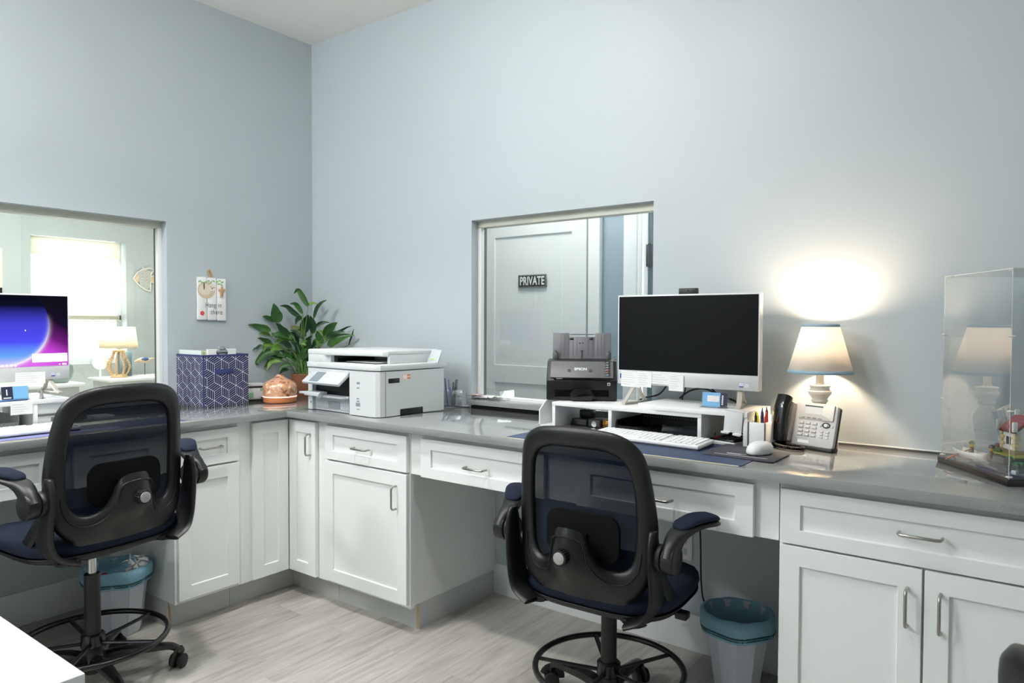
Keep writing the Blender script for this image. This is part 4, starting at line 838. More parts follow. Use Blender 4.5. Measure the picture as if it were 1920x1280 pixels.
b=B(); riser(b,2.771,2.786,YR0,YR1,Z,1.0185); b.build('leg_panel',WHITEM,t)
YZs_=Matrix(((0,0,1,0),(1,0,0,0),(0,1,0,0),(0,0,0,1)))
def organiser(label,x0,x1,sl):
    t=thing('desk_organiser',label,'organiser',(x0,0,Z)); w=x1-x0; b=B(); y0,y1=YR0,YR1; th=.005
    if sl:
        b.prism([(y0,0),(y1,0),(y1,.101),(y0+.045,.101),(y0,.066)],0,th,M_=YZs_); b.box(0,w,y1-th,y1,0,.09,.001); b.box(0,w,y0,y1,0,.004); b.build('side_pocket',WHITEM,t); return t
    b.box(0,w,y0,y0+th,0,.09,.001); b.box(0,w,y1-th,y1,0,.09,.001); b.box(0,th,y0,y1,0,.09,.001); b.box(w-th,w,y0,y1,0,.09,.001); b.box(0,w,y0,y1,0,.004); b.build('tray_box',WHITEM,t); return t
organiser('white pen box clipped to the right end of the riser',2.788,2.848,0); organiser('white side pocket at the left end of the riser below the scanner',1.908,1.968,1)
pens=[(.018,-.275,.020,-.290,.112,'black',2),(.030,-.262,.036,-.27,.125,'purple',0),(.042,-.25,.046,-.262,.108,'red',0),(.016,-.24,.012,-.25,.108,'yellow',1),(.03,-.225,.026,-.235,.116,'black',0),(.046,-.19,.05,-.20,.106,'white',0),(.02,-.15,.018,-.16,.118,'black',0),(.034,-.13,.04,-.14,.124,'brown',0),(.044,-.17,.042,-.165,.104,'lime',1),(.024,-.19,.03,-.20,.105,'red',0)]
PC={'black':(26,26,28),'purple':(52,44,98),'red':(196,40,44),'yellow':(232,226,60),'white':(232,232,230),'brown':(92,72,50),'lime':(220,222,90)}
wh=['at the front','leaning beside the purple one','third from the front','in front','behind the yellow highlighter','in the middle','near the back, left','near the back, right','towards the back','beside the middle']
for (x0,y0,x1,y1,h,c,kk),s_ in zip(pens,wh):
    a=Vector((x0,y0,.008)); e=Vector((x1,y1,h)); b=B(); r=.0065 if kk==1 else .0045
    b.cyl(a,e,r,seg=12,bev=.0015); o=b.build('marker_pen',M('pen_'+c,PC[c],.35,noise=.04)); o.location=(2.788,0,Z); tag(o,f'{c} {"highlighter" if kk==1 else "pen"} {s_} of the white pen box','pen','pens in the white pen box')
    b=B(); b.cyl(e-(e-a).normalized()*.004,e+(e-a).normalized()*.014,r*.8,.001,seg=10); b.build('tip',M('pen_'+c,PC[c]),o)
# scanner
t=thing('document_scanner','black document scanner with raised paper tray on the riser','scanner',(1.930,-.288,1.0182),rz=math.radians(30))
SW=.296; YZs=Matrix(((0,0,1,0),(1,0,0,0),(0,1,0,0),(0,0,0,1)))
b=B(); b.prism([(0,.012),(.006,.002),(.02,0),(.15,0),(.165,.02),(.165,.13),(.14,.165),(.125,.172),(.062,.165),(.01,.098),(.0,.085)],0.0,SW,.006,M_=YZs,seg=3); b.build('body',BLK,t,ang=30)
Ts=TR(0,.0055,.0965)@RX(math.atan2(.067,.052))
b=B(); b.box(.016,SW-.016,.0,.083,.0,.0025,.001,M_=Ts); b.build('front_cover',M('scanner_front_grey',(106,107,110),.4,noise=.04),t)
b=B(); b.box(.03,SW-.03,-.002,.004,.09,.0975,.001); b.box(.035,SW-.035,-.003,.003,.018,.046); b.build('gloss_band',BLKG,t)
b=B(); b.prism([(.105,0),(.19,0),(.20,.02),(.183,.05),(.12,.05),(.10,.03)],0,.022,.003,M_=TR(0,-.001,.004)@FRONT); b.build('output_stacker',BLKG,t)
b=B(); add_text(b,'EPSON',.017,Ts@TR(SW/2-.005,.043,.0028),bold=.0006,depth=.0002,sx=1.02); add_text(b,'ES-500W II',.0055,TR(.055,-.0022,.0935)@FRONT,bold=.0001,depth=.0001); b.build('lettering',M('scanner_white_print',(225,226,228),.5,noise=.01),t,smooth=False)
b=B(); b.box(.255,.267,-.0012,.0,.066,.078); b.build('nfc_badge',M('badge_white',(220,220,218),.5,noise=.01),t); b=B(); b.box(.2575,.2645,-.0016,-.0011,.0685,.0755); b.build('badge_centre',BLK,t)
b=B()
for x in (.095,.185): b.box(x-.007,x+.007,.028,.042,.0026,.003,M_=Ts)
b.build('sensor_marks',DGREY,t)
b=B()
for k,z in enumerate((.008,.021,.034,.046,.058,.071)): b.box(.243,.268,z,z+.0105,.0026,.0045,.0006,M_=Ts)
pn=b.build('button_strip',DGREY,t)
for k,(z,c) in enumerate(((.0105,(120,170,200)),(.0235,(220,110,90)),(.0365,(210,130,110)),(.0485,(190,190,190)),(.0605,(190,190,190)),(.0735,(170,170,170)))):
    b=B(); b.box(.252,.259,z+.001,z+.005,.0046,.0050,M_=Ts); b.build('button',M('button_mark_%d'%k,c,.5,noise=.02),pn)
Tt=TR(.018,.125,.155)@RX(math.radians(72)); GR=M('scanner_tray_grey',(108,108,112),.42,noise=.04)
b=B(); tw=SW-.04
b.box(0,tw*.28,.0,.135,-.004,.0,.001,M_=Tt); b.box(tw*.72,tw,.0,.135,-.004,.0,.001,M_=Tt); b.box(tw*.28,tw*.72,.0,.118,-.004,.0,.001,M_=Tt); b.box(tw*.29,tw*.71,.127,.131,-.004,-.001,M_=Tt)
tr=b.build('paper_tray',GR,t)
b=B(); 
for x in (.035,.052,.070,.088,.105,.155,.175,.195,.212,.225): b.box(x,x+.0008,.03,.115 if .08<x<.18 else .125,.0,.0012,M_=Tt)
b.build('tray_ribs',DGREY,tr)
b=B()
for x in (.082,.168): b.box(x-.008,x+.008,.103,.112,.0,.003,.001,M_=Tt)
b.box(.115,.122,.086,.090,0,.001,M_=Tt); b.box(.128,.135,.086,.090,0,.001,M_=Tt); b.box(tw/2-.006,tw/2+.006,.05,.054,0,.001,M_=Tt); b.box(tw/2-.002,tw/2+.002,.02,.05,0,.003,M_=Tt); b.build('tray_clips',BLK,tr)
for x in (.012,tw-.012):
    b=B(); b.box(x-.012,x+.012,-.005,.042,.0,.016,.003,M_=Tt); b.box(x-.006,x+.006,.03,.052,.0,.01,.002,M_=Tt); b.build('edge_guide',DGREY,tr)
b=B(); b.box(.035,tw-.035,-.004,.018,.0,.004,M_=Tt); b.build('feed_throat',GR,tr); b=B(); b.box(.04,tw/2-.012,-.002,.004,.004,.006,M_=Tt); b.box(tw/2+.012,tw-.04,-.002,.004,.004,.006,M_=Tt); b.build('feed_slot',BLKG,tr)
b=B(); b.box(0,.012,.11,.16,.10,.165,.003); b.box(SW-.012,SW,.11,.16,.10,.172,.003); b.build('side_hinges',BLK,t)
# all-in-one monitor
SIL=M('silver_bezel',(206,208,208),.35,metal=.15,noise=.01); SCRB=M('off_screen_black',(13,15,16),.3,noise=.03,spec=.12)
def monitor(label,loc,rz,screen,scr_part):
    t=thing('monitor',label,'monitor',loc,rz); W=.577; zt=1.459; zb=1.098; sb=1.155
    b=B(); b.box(0,W,.0,.035,zb,zt,.003); b.build('housing',WHITEP,t)
    b=B(); b.box(.0,W,-.0025,.0,sb-.004,zt,.0008); b.build('bezel',WHITEP,t); b=B(); b.box(0.001,W-.001,-.004,.0,zb,sb-.004,.001); b.build('chin',SIL,t)
    b=B(); b.box(.005,W-.005,-.0035,-.002,sb,zt-.006); b.build(scr_part,screen,t,smooth=False)
    b=B(); b.box(.26,.335,.004,.022,zt-.01,zt+.023,.002); wc=b.build('webcam',BLK,t); b=B(); b.cyl((.2975,.0035,zt+.013),(.2975,.0045,zt+.013),.004,seg=14); b.build('lens',BLKG,wc)
    for x0 in (.075,W-.075):
        s=-1 if x0<.2 else 1
        b=B(); z0=1.0185 if s<0 else 1.0355
        b.sweep([(x0,.02,zb+.01),(x0+s*.012,-.03,1.05),(x0+s*.018,-.055,z0+.006)],[.011,.010,.010],.004,seg=8,sq=.6); b.sweep([(x0+s*.018,-.06,z0+.005),(x0+s*.004,.02,z0+.005),(x0-s*.008,.09,z0+.005)],.010,.0045,seg=8,sq=.6)
        b.sweep([(x0,.02,zb+.02),(x0-s*.002,.05,1.06),(x0-s*.006,.085,z0+.008)],.009,.004,seg=8,sq=.6); b.build('foot',M('champagne_metal',(204,200,188),.35,metal=.4,noise=.02),t)
    b=B(); b.box(.505,.52,-.0048,-.004,zb+.012,zb+.027,.0002); b.build('sticker',M('sticker_lilac',(205,212,240),.4,noise=.02),t); b=B(); b.box(.505,.52,-.0049,-.004,zb+.012,zb+.016); b.build('sticker_edge',M('sticker_blue',(60,74,130),.4,noise=.02),t); b=B(); b.box(.524,.54,-.0045,-.004,zb+.013,zb+.026); b.build('rating_sticker',M('sticker_silver',(216,218,222),.4,noise=.02),t)
    b=B(); b.box(.012,.026,-.0048,-.004,zb+.022,zb+.042); b.build('blue_sticker',M('sticker_cpu_blue',(30,70,150),.3,noise=.05),t)
    return t
monitor('white bezel all-in-one monitor with a black screen at the right desk',(2.203,-.165,0),0,SCRB,'screen')
def wallpaper():
    m=bpy.data.materials.new('lit_wallpaper_screen'); m.use_nodes=True; nt=m.node_tree; nt.nodes.clear(); L=nt.links.new; N=nt.nodes.new
    o=N('ShaderNodeOutputMaterial'); e=N('ShaderNodeEmission'); L(e.outputs[0],o.inputs[0]); e.inputs[1].default_value=1.0
    tc=N('ShaderNodeTexCoord'); sp=N('ShaderNodeSeparateXYZ'); L(tc.outputs['Object'],sp.inputs[0])
    def math_(op,a,b=None,c=None,clamp=False):
        n=N('ShaderNodeMath'); n.operation=op; n.use_clamp=clamp
        for i,v in enumerate((a,b,c)):
            if v is None: continue
            if isinstance(v,(int,float)): n.inputs[i].default_value=v
            else: L(v,n.inputs[i])
        return n.outputs[0]
    X=sp.outputs[0]; Zc=sp.outputs[2]
    cx,cz=.33,1.33; R=.170
    dx=math_('SUBTRACT',X,cx); dz=math_('SUBTRACT',Zc,cz); r=math_('SQRT',math_('ADD',math_('MULTIPLY',dx,dx),math_('MULTIPLY',dz,dz)))
    inside=math_('MULTIPLY_ADD',math_('SUBTRACT',R,r),400,.5,True)
    rim=math_('POWER',math_('SUBTRACT',1,math_('MULTIPLY',math_('ABSOLUTE',math_('SUBTRACT',r,R)),30),None,True),5)
    low=math_('MULTIPLY_ADD',math_('SUBTRACT',1.38,Zc),6,0,True); rim=math_('MULTIPLY',rim,low)
    v=math_('MULTIPLY_ADD',math_('SUBTRACT',Zc,1.155),1/.3,0,True)
    def ramp(f,st):
        n=N('ShaderNodeValToRGB'); els=n.color_ramp.elements
        els[0].position=st[0][0]; els[0].color=srgb(st[0][1]); els[1].position=st[-1][0]; els[1].color=srgb(st[-1][1])
        for p,c in st[1:-1]: k=els.new(p); k.color=srgb(c)
        L(f,n.inputs[0]); return n.outputs[0]
    ci=ramp(v,[(0,(215,205,255)),(.15,(110,170,250)),(.35,(80,80,250)),(.6,(70,70,215)),(.85,(14,16,40)),(1,(10,12,22))])
    f2=math_('ADD',v,math_('MULTIPLY',math_('SUBTRACT',X,.46),1.9)); co_=ramp(f2,[(0,(225,110,240)),(.3,(200,70,215)),(.5,(110,30,120)),(.75,(26,16,42)),(1,(16,17,24))])
    def mix(f,a,b_):
        n=N('ShaderNodeMix'); n.data_type='RGBA'; L(f,n.inputs[0]); L(a,n.inputs[6]); (L(b_,n.inputs[7]) if not isinstance(b_,tuple) else setattr(n.inputs[7],'default_value',b_)); return n.outputs[2]
    c=mix(inside,co_,ci); c=mix(rim,c,(1,.92,1,1)); L(c,e.inputs[0]); return m
lm=monitor('lit all-in-one monitor with blue and purple wallpaper at the left edge',(.205,-2.024,0),PI/2,wallpaper(),'screen')
scr=[c for c in lm.children if c.name.startswith('screen')][0]
b=B(); b.box(.435,.568,-.0042,-.0036,1.172,1.208,.0002); b.build('notification_panel',M('screen_white_panel',(250,250,255),.5,emit=(250,248,255),es=.95),lm)
b=B(); 
for k in range(12): b.box(.20+k*.0155,.208+k*.0155,-.0040,-.0036,1.1575,1.1650)
b.box(.548,.565,-.0040,-.0036,1.1580,1.1610); b.box(.548,.565,-.0040,-.0036,1.1625,1.1650); b.box(.535,.541,-.0040,-.0036,1.159,1.163); b.build('taskbar_icons',M('screen_icons',(240,225,250),.5,emit=(245,230,255),es=.9),lm)
b=B(); b.prism([(0,0),(.004,-.003),(.0018,-.0035),(.003,-.007),(.0018,-.0072),(.0008,-.004),(-.0012,-.0055)],0,.0004,M_=TR(.410,-.0036,1.31)@FRONT); b.build('cursor',M('screen_icons',(240,225,250)),lm,smooth=False)
# notes on the right monitor chin
def note(label,x,z,w,h,y=-.1705,cols=1,rot=0,loc=None,rz=0,g='taped notes on the right monitor'):
    t=thing('taped_note',label,'note',loc or (x,y,z),rz,g); b=B(); b.box(0,w,-.0004,.0004,-h,0); b.T=Matrix.Identity(4); b.build('sheet',PAPER,t,smooth=False)
    b=B(); n=int(h/.009)
    for k in range(n):
        for c in range(cols):
            ww=w/cols; b.box(ww*c+.004,ww*c+ww*(.55+.3*((k*7+c*3)%5)/5),-.0007,-.0004,-.006-k*.009-.0012,-.006-k*.009)
    b.build('faint_lines',M('faint_print',(186,189,194),.7,noise=.02),t,smooth=False)
    if rot: t.rotation_euler=(0,rot,rz)
    return t
note('leftmost white note taped under the black screen',2.222,1.150,.085,.062,y=-.1712,rot=.03); note('second white note taped under the black screen',2.296,1.151,.062,.060,y=-.1722,rot=.04)
note('wide white note strip taped at the middle of the monitor chin',2.345,1.148,.10,.042,y=-.1704,rot=.03); note('rightmost white note hanging below the monitor chin',2.432,1.144,.060,.062,y=-.173,rot=.02)
# business card stands
def card_stand(label,loc,rz,left):
    t=thing('card_stand',label,'card stand',loc,rz); b=B(); b.box(-.05,.05,-.002,.0,0,.055,M_=RX(-.2)); b.box(-.05,.05,-.022,.012,0,.002); b.box(-.05,.05,-.024,-.022,0,.012); b.build('stand',ACRY,t)
    b=B(); b.box(-.045,.045,-.0045,-.0022,.003,.056,M_=RX(-.2)); b.build('blue_card',M('light_blue_card',(120,178,222),.5,noise=.03),t)
    x0,x1=(-.046,-.008) if left else (.02,.046)
    b=B(); b.box(x0,x1,-.0052,-.0045,.003,.056,M_=RX(-.2)); b.build('navy_panel',M('card_navy',(28,38,62),.5,noise=.03),t)
    b=B()
    if left: b.box(-.03,-.026,-.0056,-.0052,.022,.045,M_=RX(-.2)); b.box(-.04,-.014,-.0056,-.0052,.010,.014,M_=RX(-.2))
    else:
        b.box(-.027,.016,-.0056,-.0045,.022,.044,M_=RX(-.2))
        for k in range(6): b.box(.025,.031,-.0056,-.0052,.012+.006*k,.016+.006*k,M_=RX(-.2))
    b.build('card_print',M('card_print_white',(232,236,240),.5,noise=.02),t)
    if not left:
        b=B()
        for k in range(4): b.box(-.025,.013,-.006,-.0056,.025+.005*k,.0255+.005*k,M_=RX(-.2))
        b.build('card_lines',M('orange_lines',(228,150,110),.5,noise=.02),t)
    return t
card_stand('blue business cards in a clear stand under the black monitor',(2.640,-.235,1.0352),math.radians(8),False)
# hanging phone cradle
t=thing('phone_cradle','white phone cradle hanging on the front edge of the riser','phone holder',(2.742,-.316,1.036),rot=(.12,.12,0))
b=B(); b.box(-.032,.032,-.004,.0,-.075,.003,.001); b.box(-.032,.032,-.004,.02,0.0,.003,.001); b.box(-.034,-.008,-.022,0,-.078,-.074,.001); b.box(.008,.034,-.022,0,-.078,-.074,.001); b.box(-.034,-.008,-.024,-.021,-.078,-.070,.001); b.box(.008,.034,-.024,-.021,-.078,-.070,.001); b.build('cradle',WHITEP,t)
b=B(); b.box(2.738,2.783,-.29,-.10,1.0355,1.0362)
tag(b.build('marbled_card',M('marbled_cream',(226,216,204),.5,noise=.12,nscale=25)),'marbled cream card lying at the right end of the riser','card')
# desk pad, mouse pad, mouse, calculator
t=thing('desk_pad','navy leather desk pad with cream edge on the right desk','desk pad')
b=B(); b.prism(rrect(.892,.336,.012,5,2.434,-.483),Z+.0002,Z+.0025,.0006); b.build('pad',M('navy_leatherette',(58,72,104),.5,noise=.04,nscale=200,bump=.2,bscale=600),t)
b=B(); b.box(1.99,2.875,-.6575,-.6515,Z+.0002,Z+.0028,.0008); b.build('cream_edge',M('cream_edge',(206,200,178),.6,noise=.03),t)
t=thing('mouse_pad','dark grey mouse pad with white lettering under the white mouse','mouse pad',(2.828,-.42,Z+.0026))
b=B(); b.prism([(-.118,-.105),(-.112,-.118),(.105,-.125),(.116,-.118),(.120,.045),(.112,.055),(-.105,.118),(-.118,.11)],0,.003,.0008); b.build('pad',M('charcoal_pad',(66,66,74),.8,noise=.06,bump=.3,bscale=900),t)
b=B(); 
for (x0,x1,y) in ((-.055,.01,-.055),(-.05,-.005,-.062),(-.085,.085,-.085)):
    x=x0; rnd=random.Random(int(x1*1000)+9)
    while x<x1: w=rnd.uniform(.003,.009); b.box(x,min(x1,x+w),y-.0022,y+.0022,.0031,.0034); x+=w+.0012
b.build('white_print',M('pad_print',(226,226,230),.6,noise=.02),t,smooth=False)
def mouse(label,loc,rz,col=WHITEP):
    t=thing('computer_mouse',label,'mouse',loc,rz); b=B(); rows=[]
    for s,z in ((.05,.0),(.9,0),(.99,.006),(1,.014),(.94,.024),(.78,.033),(.5,.0385),(.2,.040),(.01,.0402)):
        rows.append([(.031*s*math.copysign(abs(math.cos(a))**.8,math.cos(a)),.052*s*math.copysign(abs(math.sin(a))**.85,math.sin(a))+.004*(z/.04),z+.001) for a in [2*PI*k/40 for k in range(40)]])
    b.grid(rows,closed=True); b.build('shell',col,t,ang=80); b=B(); b.sweep([(0,.02,.0405),(0,.035,.0365)],.002,.0015,seg=6); b.build('wheel',PG,t)
    b=B(); b.prism([(.0305*math.cos(2*PI*k/30),.051*math.sin(2*PI*k/30)) for k in range(30)],0,.0022); b.build('base',BLK,t); return t
mouse('white wireless mouse on the dark mouse pad',(2.868,-.435,Z+.0058),math.radians(-20))
t=thing('calculator','black calculator with red buttons lying behind the mouse','calculator',(2.700,-.185,Z),rz=math.radians(-14))
b=B(); b.box(-.052,.052,-.085,.085,0,.006,.002); b.build('white_base',WHITEP,t); b=B(); b.box(-.05,.05,-.083,.083,.006,.013,.002); b.build('face',BLKG,t)
b=B(); 
for i in range(5):
    for j in range(6):
        if not (i==0 and j<2): b.box(-.042+i*.018,-.028+i*.018,-.072+j*.018,-.060+j*.018,.013,.016,.001,1)
b.build('keys',BLK,t); b=B()
for j in range(2): b.box(-.042,-.028,-.072+j*.018,-.060+j*.018,.013,.0165,.001,1)
b.build('red_keys',M('calc_red',(176,50,44),.5,noise=.05),t); b=B(); b.box(-.04,.04,.045,.07,.013,.0135); b.build('display',M('calc_lcd',(120,130,122),.3,noise=.03),t)
keyboard('white full-size keyboard on the navy desk pad',(2.245,-.470,Z+.0026),math.radians(-3.5),.44).rotation_euler=(0,0,math.radians(-3.5))
# black mesh tray, small devices under riser
t=thing('mesh_tray','black metal letter tray under the monitor riser','letter tray',(2.43,-.17,Z))
b=B(); b.box(-.17,.17,-.11,.11,0.003,.006); b.box(-.17,-.166,-.11,.11,0,.05); b.box(.166,.17,-.11,.11,0,.05); b.box(-.17,.17,.106,.11,0,.062)
b.prism([(-.17,0),(-.05,0),(-.06,.02),(-.075,.028),(-.17,.028)],0,.003,M_=TR(0,-.108,0)@FRONT); b.prism([(.17,0),(.03,0),(.04,.02),(.055,.028),(.17,.028)][::-1],0,.003,M_=TR(0,-.108,0)@FRONT); b.build('tray',BLK,t)
b=B()
for k in range(26): b.box(-.155+k*.012,-.150+k*.012,.1045,.106,.042,.047)
b.build('perforations',GREYP,t)
b=B(); rows=[[(-.10+.2*i/8,-.03+.06*j/4,.008+.012*math.sin(i*.9)*math.sin(j*.8+.5)+.008*i/8) for j in range(5)] for i in range(9)]; b.grid(rows); o=b.build('clear_sleeve',M('grey_translucent_plastic',(120,126,134),.2,noise=.05,alpha=.6)); o.location=(2.52,-.19,Z+.01); o.rotation_euler=(.3,.1,.4); tag(o,'grey translucent sleeve lying in the black letter tray','sleeve')
t=thing('desk_phone_charger','black cradle device in the left bay of the riser','device',(2.05,-.17,Z)); b=B(); b.box(-.04,.04,-.05,.05,0,.03,.008,3); b.box(-.03,.03,.0,.045,.03,.062,.006); b.build('cradle',BLK,t); b=B(); b.box(-.025,.025,-.01,.0,.035,.06,.003,M_=RX(-.3)); b.build('face',BLKG,t)
t=thing('power_adapter','dark adapter block beside the cradle in the left bay of the riser','adapter',(2.125,-.19,Z)); b=B(); b.box(-.03,.03,-.035,.04,0,.034,.006,3); b.build('block',M('charcoal_block',(44,44,46),.4,noise=.05),t); b=B(); b.cyl((.0,-.036,.014),(.0,-.033,.014),.012,seg=18); b.build('metal_port',CHROME,t)
b=B(); rnd=random.Random(8); b.lathe([(.02,0),(.036,.006),(.040,.02),(.036,.034),(.02,.04)],seg=14); 
for v in b.bm.verts: v.co*=1+rnd.uniform(-.05,.05)
tag(b.build('gold_trinket',M('gold_foil',(200,150,66),.25,metal=.9,noise=.35,nscale=60,bump=.6,bscale=120),loc=(2.195,-.20,Z),smooth=False),'crumpled gold foil ornament in the left bay of the riser','ornament')
# cables
CAB=M('black_cable',(14,14,14),.45,noise=.05)
def cable(label,pts,r=.003,mat=CAB,g='black cables behind the right desk'):
    b=B(); b.sweep(pts,r,seg=8,smooth=8); return tag(b.build('cable',mat,ang=80),label,'cable',g)
cable('thick black cable drooping behind the left of the right monitor',[(2.40,-.09,1.14),(2.37,-.06,1.09),(2.33,-.05,1.05),(2.26,-.045,1.03),(2.2,-.03,.99),(2.15,-.02,.93)],.0035)
cable('black cable dropping from the centre of the right monitor',[(2.47,-.10,1.13),(2.46,-.08,1.08),(2.44,-.06,1.045),(2.43,-.032,1.0),(2.42,-.025,.93)],.003)
cable('black cable slanting right from the monitor chin',[(2.53,-.10,1.14),(2.56,-.08,1.10),(2.59,-.06,1.06),(2.60,-.035,1.03),(2.62,-.02,.95)],.0035)
cable('looping black cable between the monitor feet',[(2.42,-.04,1.04),(2.47,-.05,1.075),(2.53,-.05,1.085),(2.60,-.05,1.06),(2.66,-.03,1.03),(2.68,-.02,.94)],.004)
cable('black cable looping inside the right bay of the riser',[(2.64,-.05,.99),(2.65,-.08,.95),(2.67,-.07,.925),(2.72,-.06,.923),(2.76,-.05,.93),(2.74,-.04,.96),(2.70,-.03,.97)],.004)
cable('black cable hanging in the left bay of the riser',[(2.15,-.05,1.00),(2.19,-.08,.98),(2.225,-.1,.955),(2.232,-.12,.925)],.003)
cable('left black cable hanging under the right desk',[(2.86,-.03,.88),(2.85,-.03,.75),(2.852,-.03,.60),(2.87,-.03,.45),(2.86,-.03,.30),(2.84,-.02,.20)],.0045)
cable('black cable with a kink under the right desk beside the cabinet',[(2.91,-.03,.88),(2.915,-.03,.74),(2.94,-.03,.62),(2.90,-.03,.53),(2.85,-.035,.45),(2.89,-.03,.39),(2.94,-.03,.33),(2.965,-.03,.28)],.0045)
cable('thin black cord falling beside the chair seat to the round adapter',[(2.51,-.05,.66),(2.515,-.04,.45),(2.515,-.03,.30),(2.53,-.03,.22),(2.58,-.03,.17),(2.60,-.03,.14)],.0035)
cable('grey cable loop on the wall right of the right bin',[(2.97,-.02,.60),(2.94,-.02,.56),(2.925,-.02,.48),(2.935,-.02,.40),(2.92,-.02,.32),(2.96,-.02,.27)],.008,M('grey_cable',(120,122,124),.5,noise=.03),'grey cable')
cable('black cord lying on the floor behind the right bin',[(2.84,-.06,.03),(2.88,-.10,.012),(2.93,-.08,.01),(2.97,-.05,.03)],.004)
t=thing('cable_reel','black round adapter standing beside the right bin','adapter',(2.60,-.075,0),rz=.5); b=B(); b.cyl((-.02,0,.085),(.015,0,.085),.08,seg=40,bev=.006); b.build('housing',BLK,t); b=B(); b.cyl((.015,0,.085),(.018,0,.085),.05,seg=30); b.build('hub_plate',M('light_grey_disc',(170,172,174),.4,noise=.03),t)
t=thing('wall_outlet','white power outlet low on the wall behind the right chair','outlet',(2.43,0,.425)); b=B(); b.box(-.035,.035,-.006,0,-.057,.057,.002); b.build('cover_plate',WHITEP,t); b=B(); b.box(-.012,.012,-.008,-.006,.01,.035,.003); b.box(-.012,.012,-.008,-.006,-.035,-.01,.003); b.build('socket',PG,t)
# desk phone
t=thing('desk_phone','grey office desk phone with black handset and coiled cord','telephone',(2.845,-.178,Z),rz=math.radians(-17.5)); tl=math.radians(75)
Tq=TR(0,0,.012)@RX(tl)@Matrix.Diagonal((1,.74,1,1)); pw=.212; ph=.20
b=B(); b.prism(rrect(pw,ph,.012,5,pw/2,ph/2),-.016,.0,.004,M_=Tq); ph_b=b.build('base',M('phone_silver',(186,184,182),.35,noise=.02),t)
b=B(); b.prism(rrect(pw-.004,ph-.006,.012,5,pw/2,ph/2),-.03,-.0165,.002,M_=Tq); b.prism([(0.012,.0),(.042,.0),(.046,.10),(.035,.11)],.02,.19,M_=YZs); b.box(.0,pw,-.004,.036,.0,.012,.003); b.build('stand',BLK,t)
b=B(); b.prism(rrect(.128,.078,.006,4,.138,.163),.0,.006,.002,M_=Tq); pnl=b.build('screen_panel',M('phone_cream_grey',(214,208,198),.35,noise=.01),t)
b=B(); b.box(.098,.158,.150,.186,.006,.0068,M_=Tq); b.build('display',M('phone_lcd',(236,232,222),.2,noise=.01),pnl); b=B(); b.box(.095,.161,.184,.190,.006,.0085,.001,M_=Tq); b.build('display_shade',DGREY,pnl)
b=B()
for k in range(4): b.box(.086+k*.021,.100+k*.021,.129,.1325,.006,.008,.0008,M_=Tq)
b.build('soft_keys',GREYP,pnl)
b=B()
for i in range(3):
    for j in range(4): b.box(.080+i*.0245,.096+i*.0245,.046+j*.0185,.056+j*.0185,.0,.004,.0012,M_=Tq)
for i in range(2):
    for j in range(3): b.box(.160+i*.021,.171+i*.021,.043+j*.0135,.051+j*.0135,.0,.004,.0012,M_=Tq)
b.build('keypad',M('phone_key_grey',(216,214,210),.4,noise=.01),t)
b=B()
for i in range(3):
    for j in range(4): b.box(.079+i*.0245,.097+i*.0245,.0445+j*.0185,.0465+j*.0185,.0,.0022,M_=Tq)
b.sweep([(Tq@Vector((.178+.013*math.cos(a),.105+.011*math.sin(a),.001))) for a in [2*PI*k/20 for k in range(20)]],.003,.002,seg=6,closed=True); b.build('navigation_ring',DGREY,t)
b=B(); b.cyl(Tq@Vector((.178,.105,0)),Tq@Vector((.178,.105,.004)),.006,seg=16); b.cyl(Tq@Vector((.157,.100,0)),Tq@Vector((.157,.100,.003)),.004,seg=10); b.cyl(Tq@Vector((.199,.102,0)),Tq@Vector((.199,.102,.003)),.004,seg=10); b.build('navigation_keys',M('phone_key_grey',(216,214,210)),t)
b=B(); b.box(.083,.125,.012,.026,.0,.0015,M_=Tq); b.build('number_label',PAPER,t)
# handset, sits in a raised cradle at left
b=B(); b.prism([(.006,.012),(.058,.012),(.060,.19),(.05,.20),(.010,.20),(.006,.19)],-.002,.022,.003,M_=Tq); b.build('handset_cradle',M('phone_silver_dark',(140,138,136),.35,noise=.02),t)
b=B(); pp=[(.030,.006,.030),(.030,.03,.036),(.030,.08,.042),(.030,.13,.044),(.030,.17,.042),(.030,.215,.034)]
b.sweep([Tq@Vector(q) for q in pp],[.025,.024,.023,.024,.026,.026],[.014,.013,.013,.014,.017,.02],seg=16,smooth=4,up=tuple(Tq.to_3x3()@Vector((0,0,1))),sq=.7)
b.sph(Tq@Vector((.030,.20,.028)),.024,.02,.018,sub=3); b.sph(Tq@Vector((.030,.02,.022)),.021,.018,.016,sub=3); hs=b.build('handset',BLKG,t,ang=60)
b=B(); pts=[]
ctrl=[Vector(v) for v in ((.03,.0,.03),(.0,-.028,.010),(.04,-.062,.010),(.09,-.078,.010),(.125,-.07,.010),(.135,-.045,.010),(.11,-.024,.010),(.06,-.018,.010),(.03,-.012,.010),(.04,.0,.012))]
S=[]
for i in range(len(ctrl)-1):
    a=ctrl[max(i-1,0)];b_=ctrl[i];c=ctrl[i+1];d=ctrl[min(i+2,len(ctrl)-1)]
    for k in range(60):
        u=k/60; S.append(.5*((2*b_)+(c-a)*u+(2*a-5*b_+4*c-d)*u*u+(3*b_-a-3*c+d)*u**3))
for i,pn_ in enumerate(S):
    d=(S[min(i+1,len(S)-1)]-S[max(i-1,0)]).normalized(); sd=d.cross(Vector((0,0,1))).normalized(); up=sd.cross(d); a=i*1.15; pts.append(pn_+(sd*math.cos(a)+up*math.sin(a))*.0052)
b.sweep(pts,.0019,seg=5); b.build('coiled_cord',BLKG,hs,ang=80)
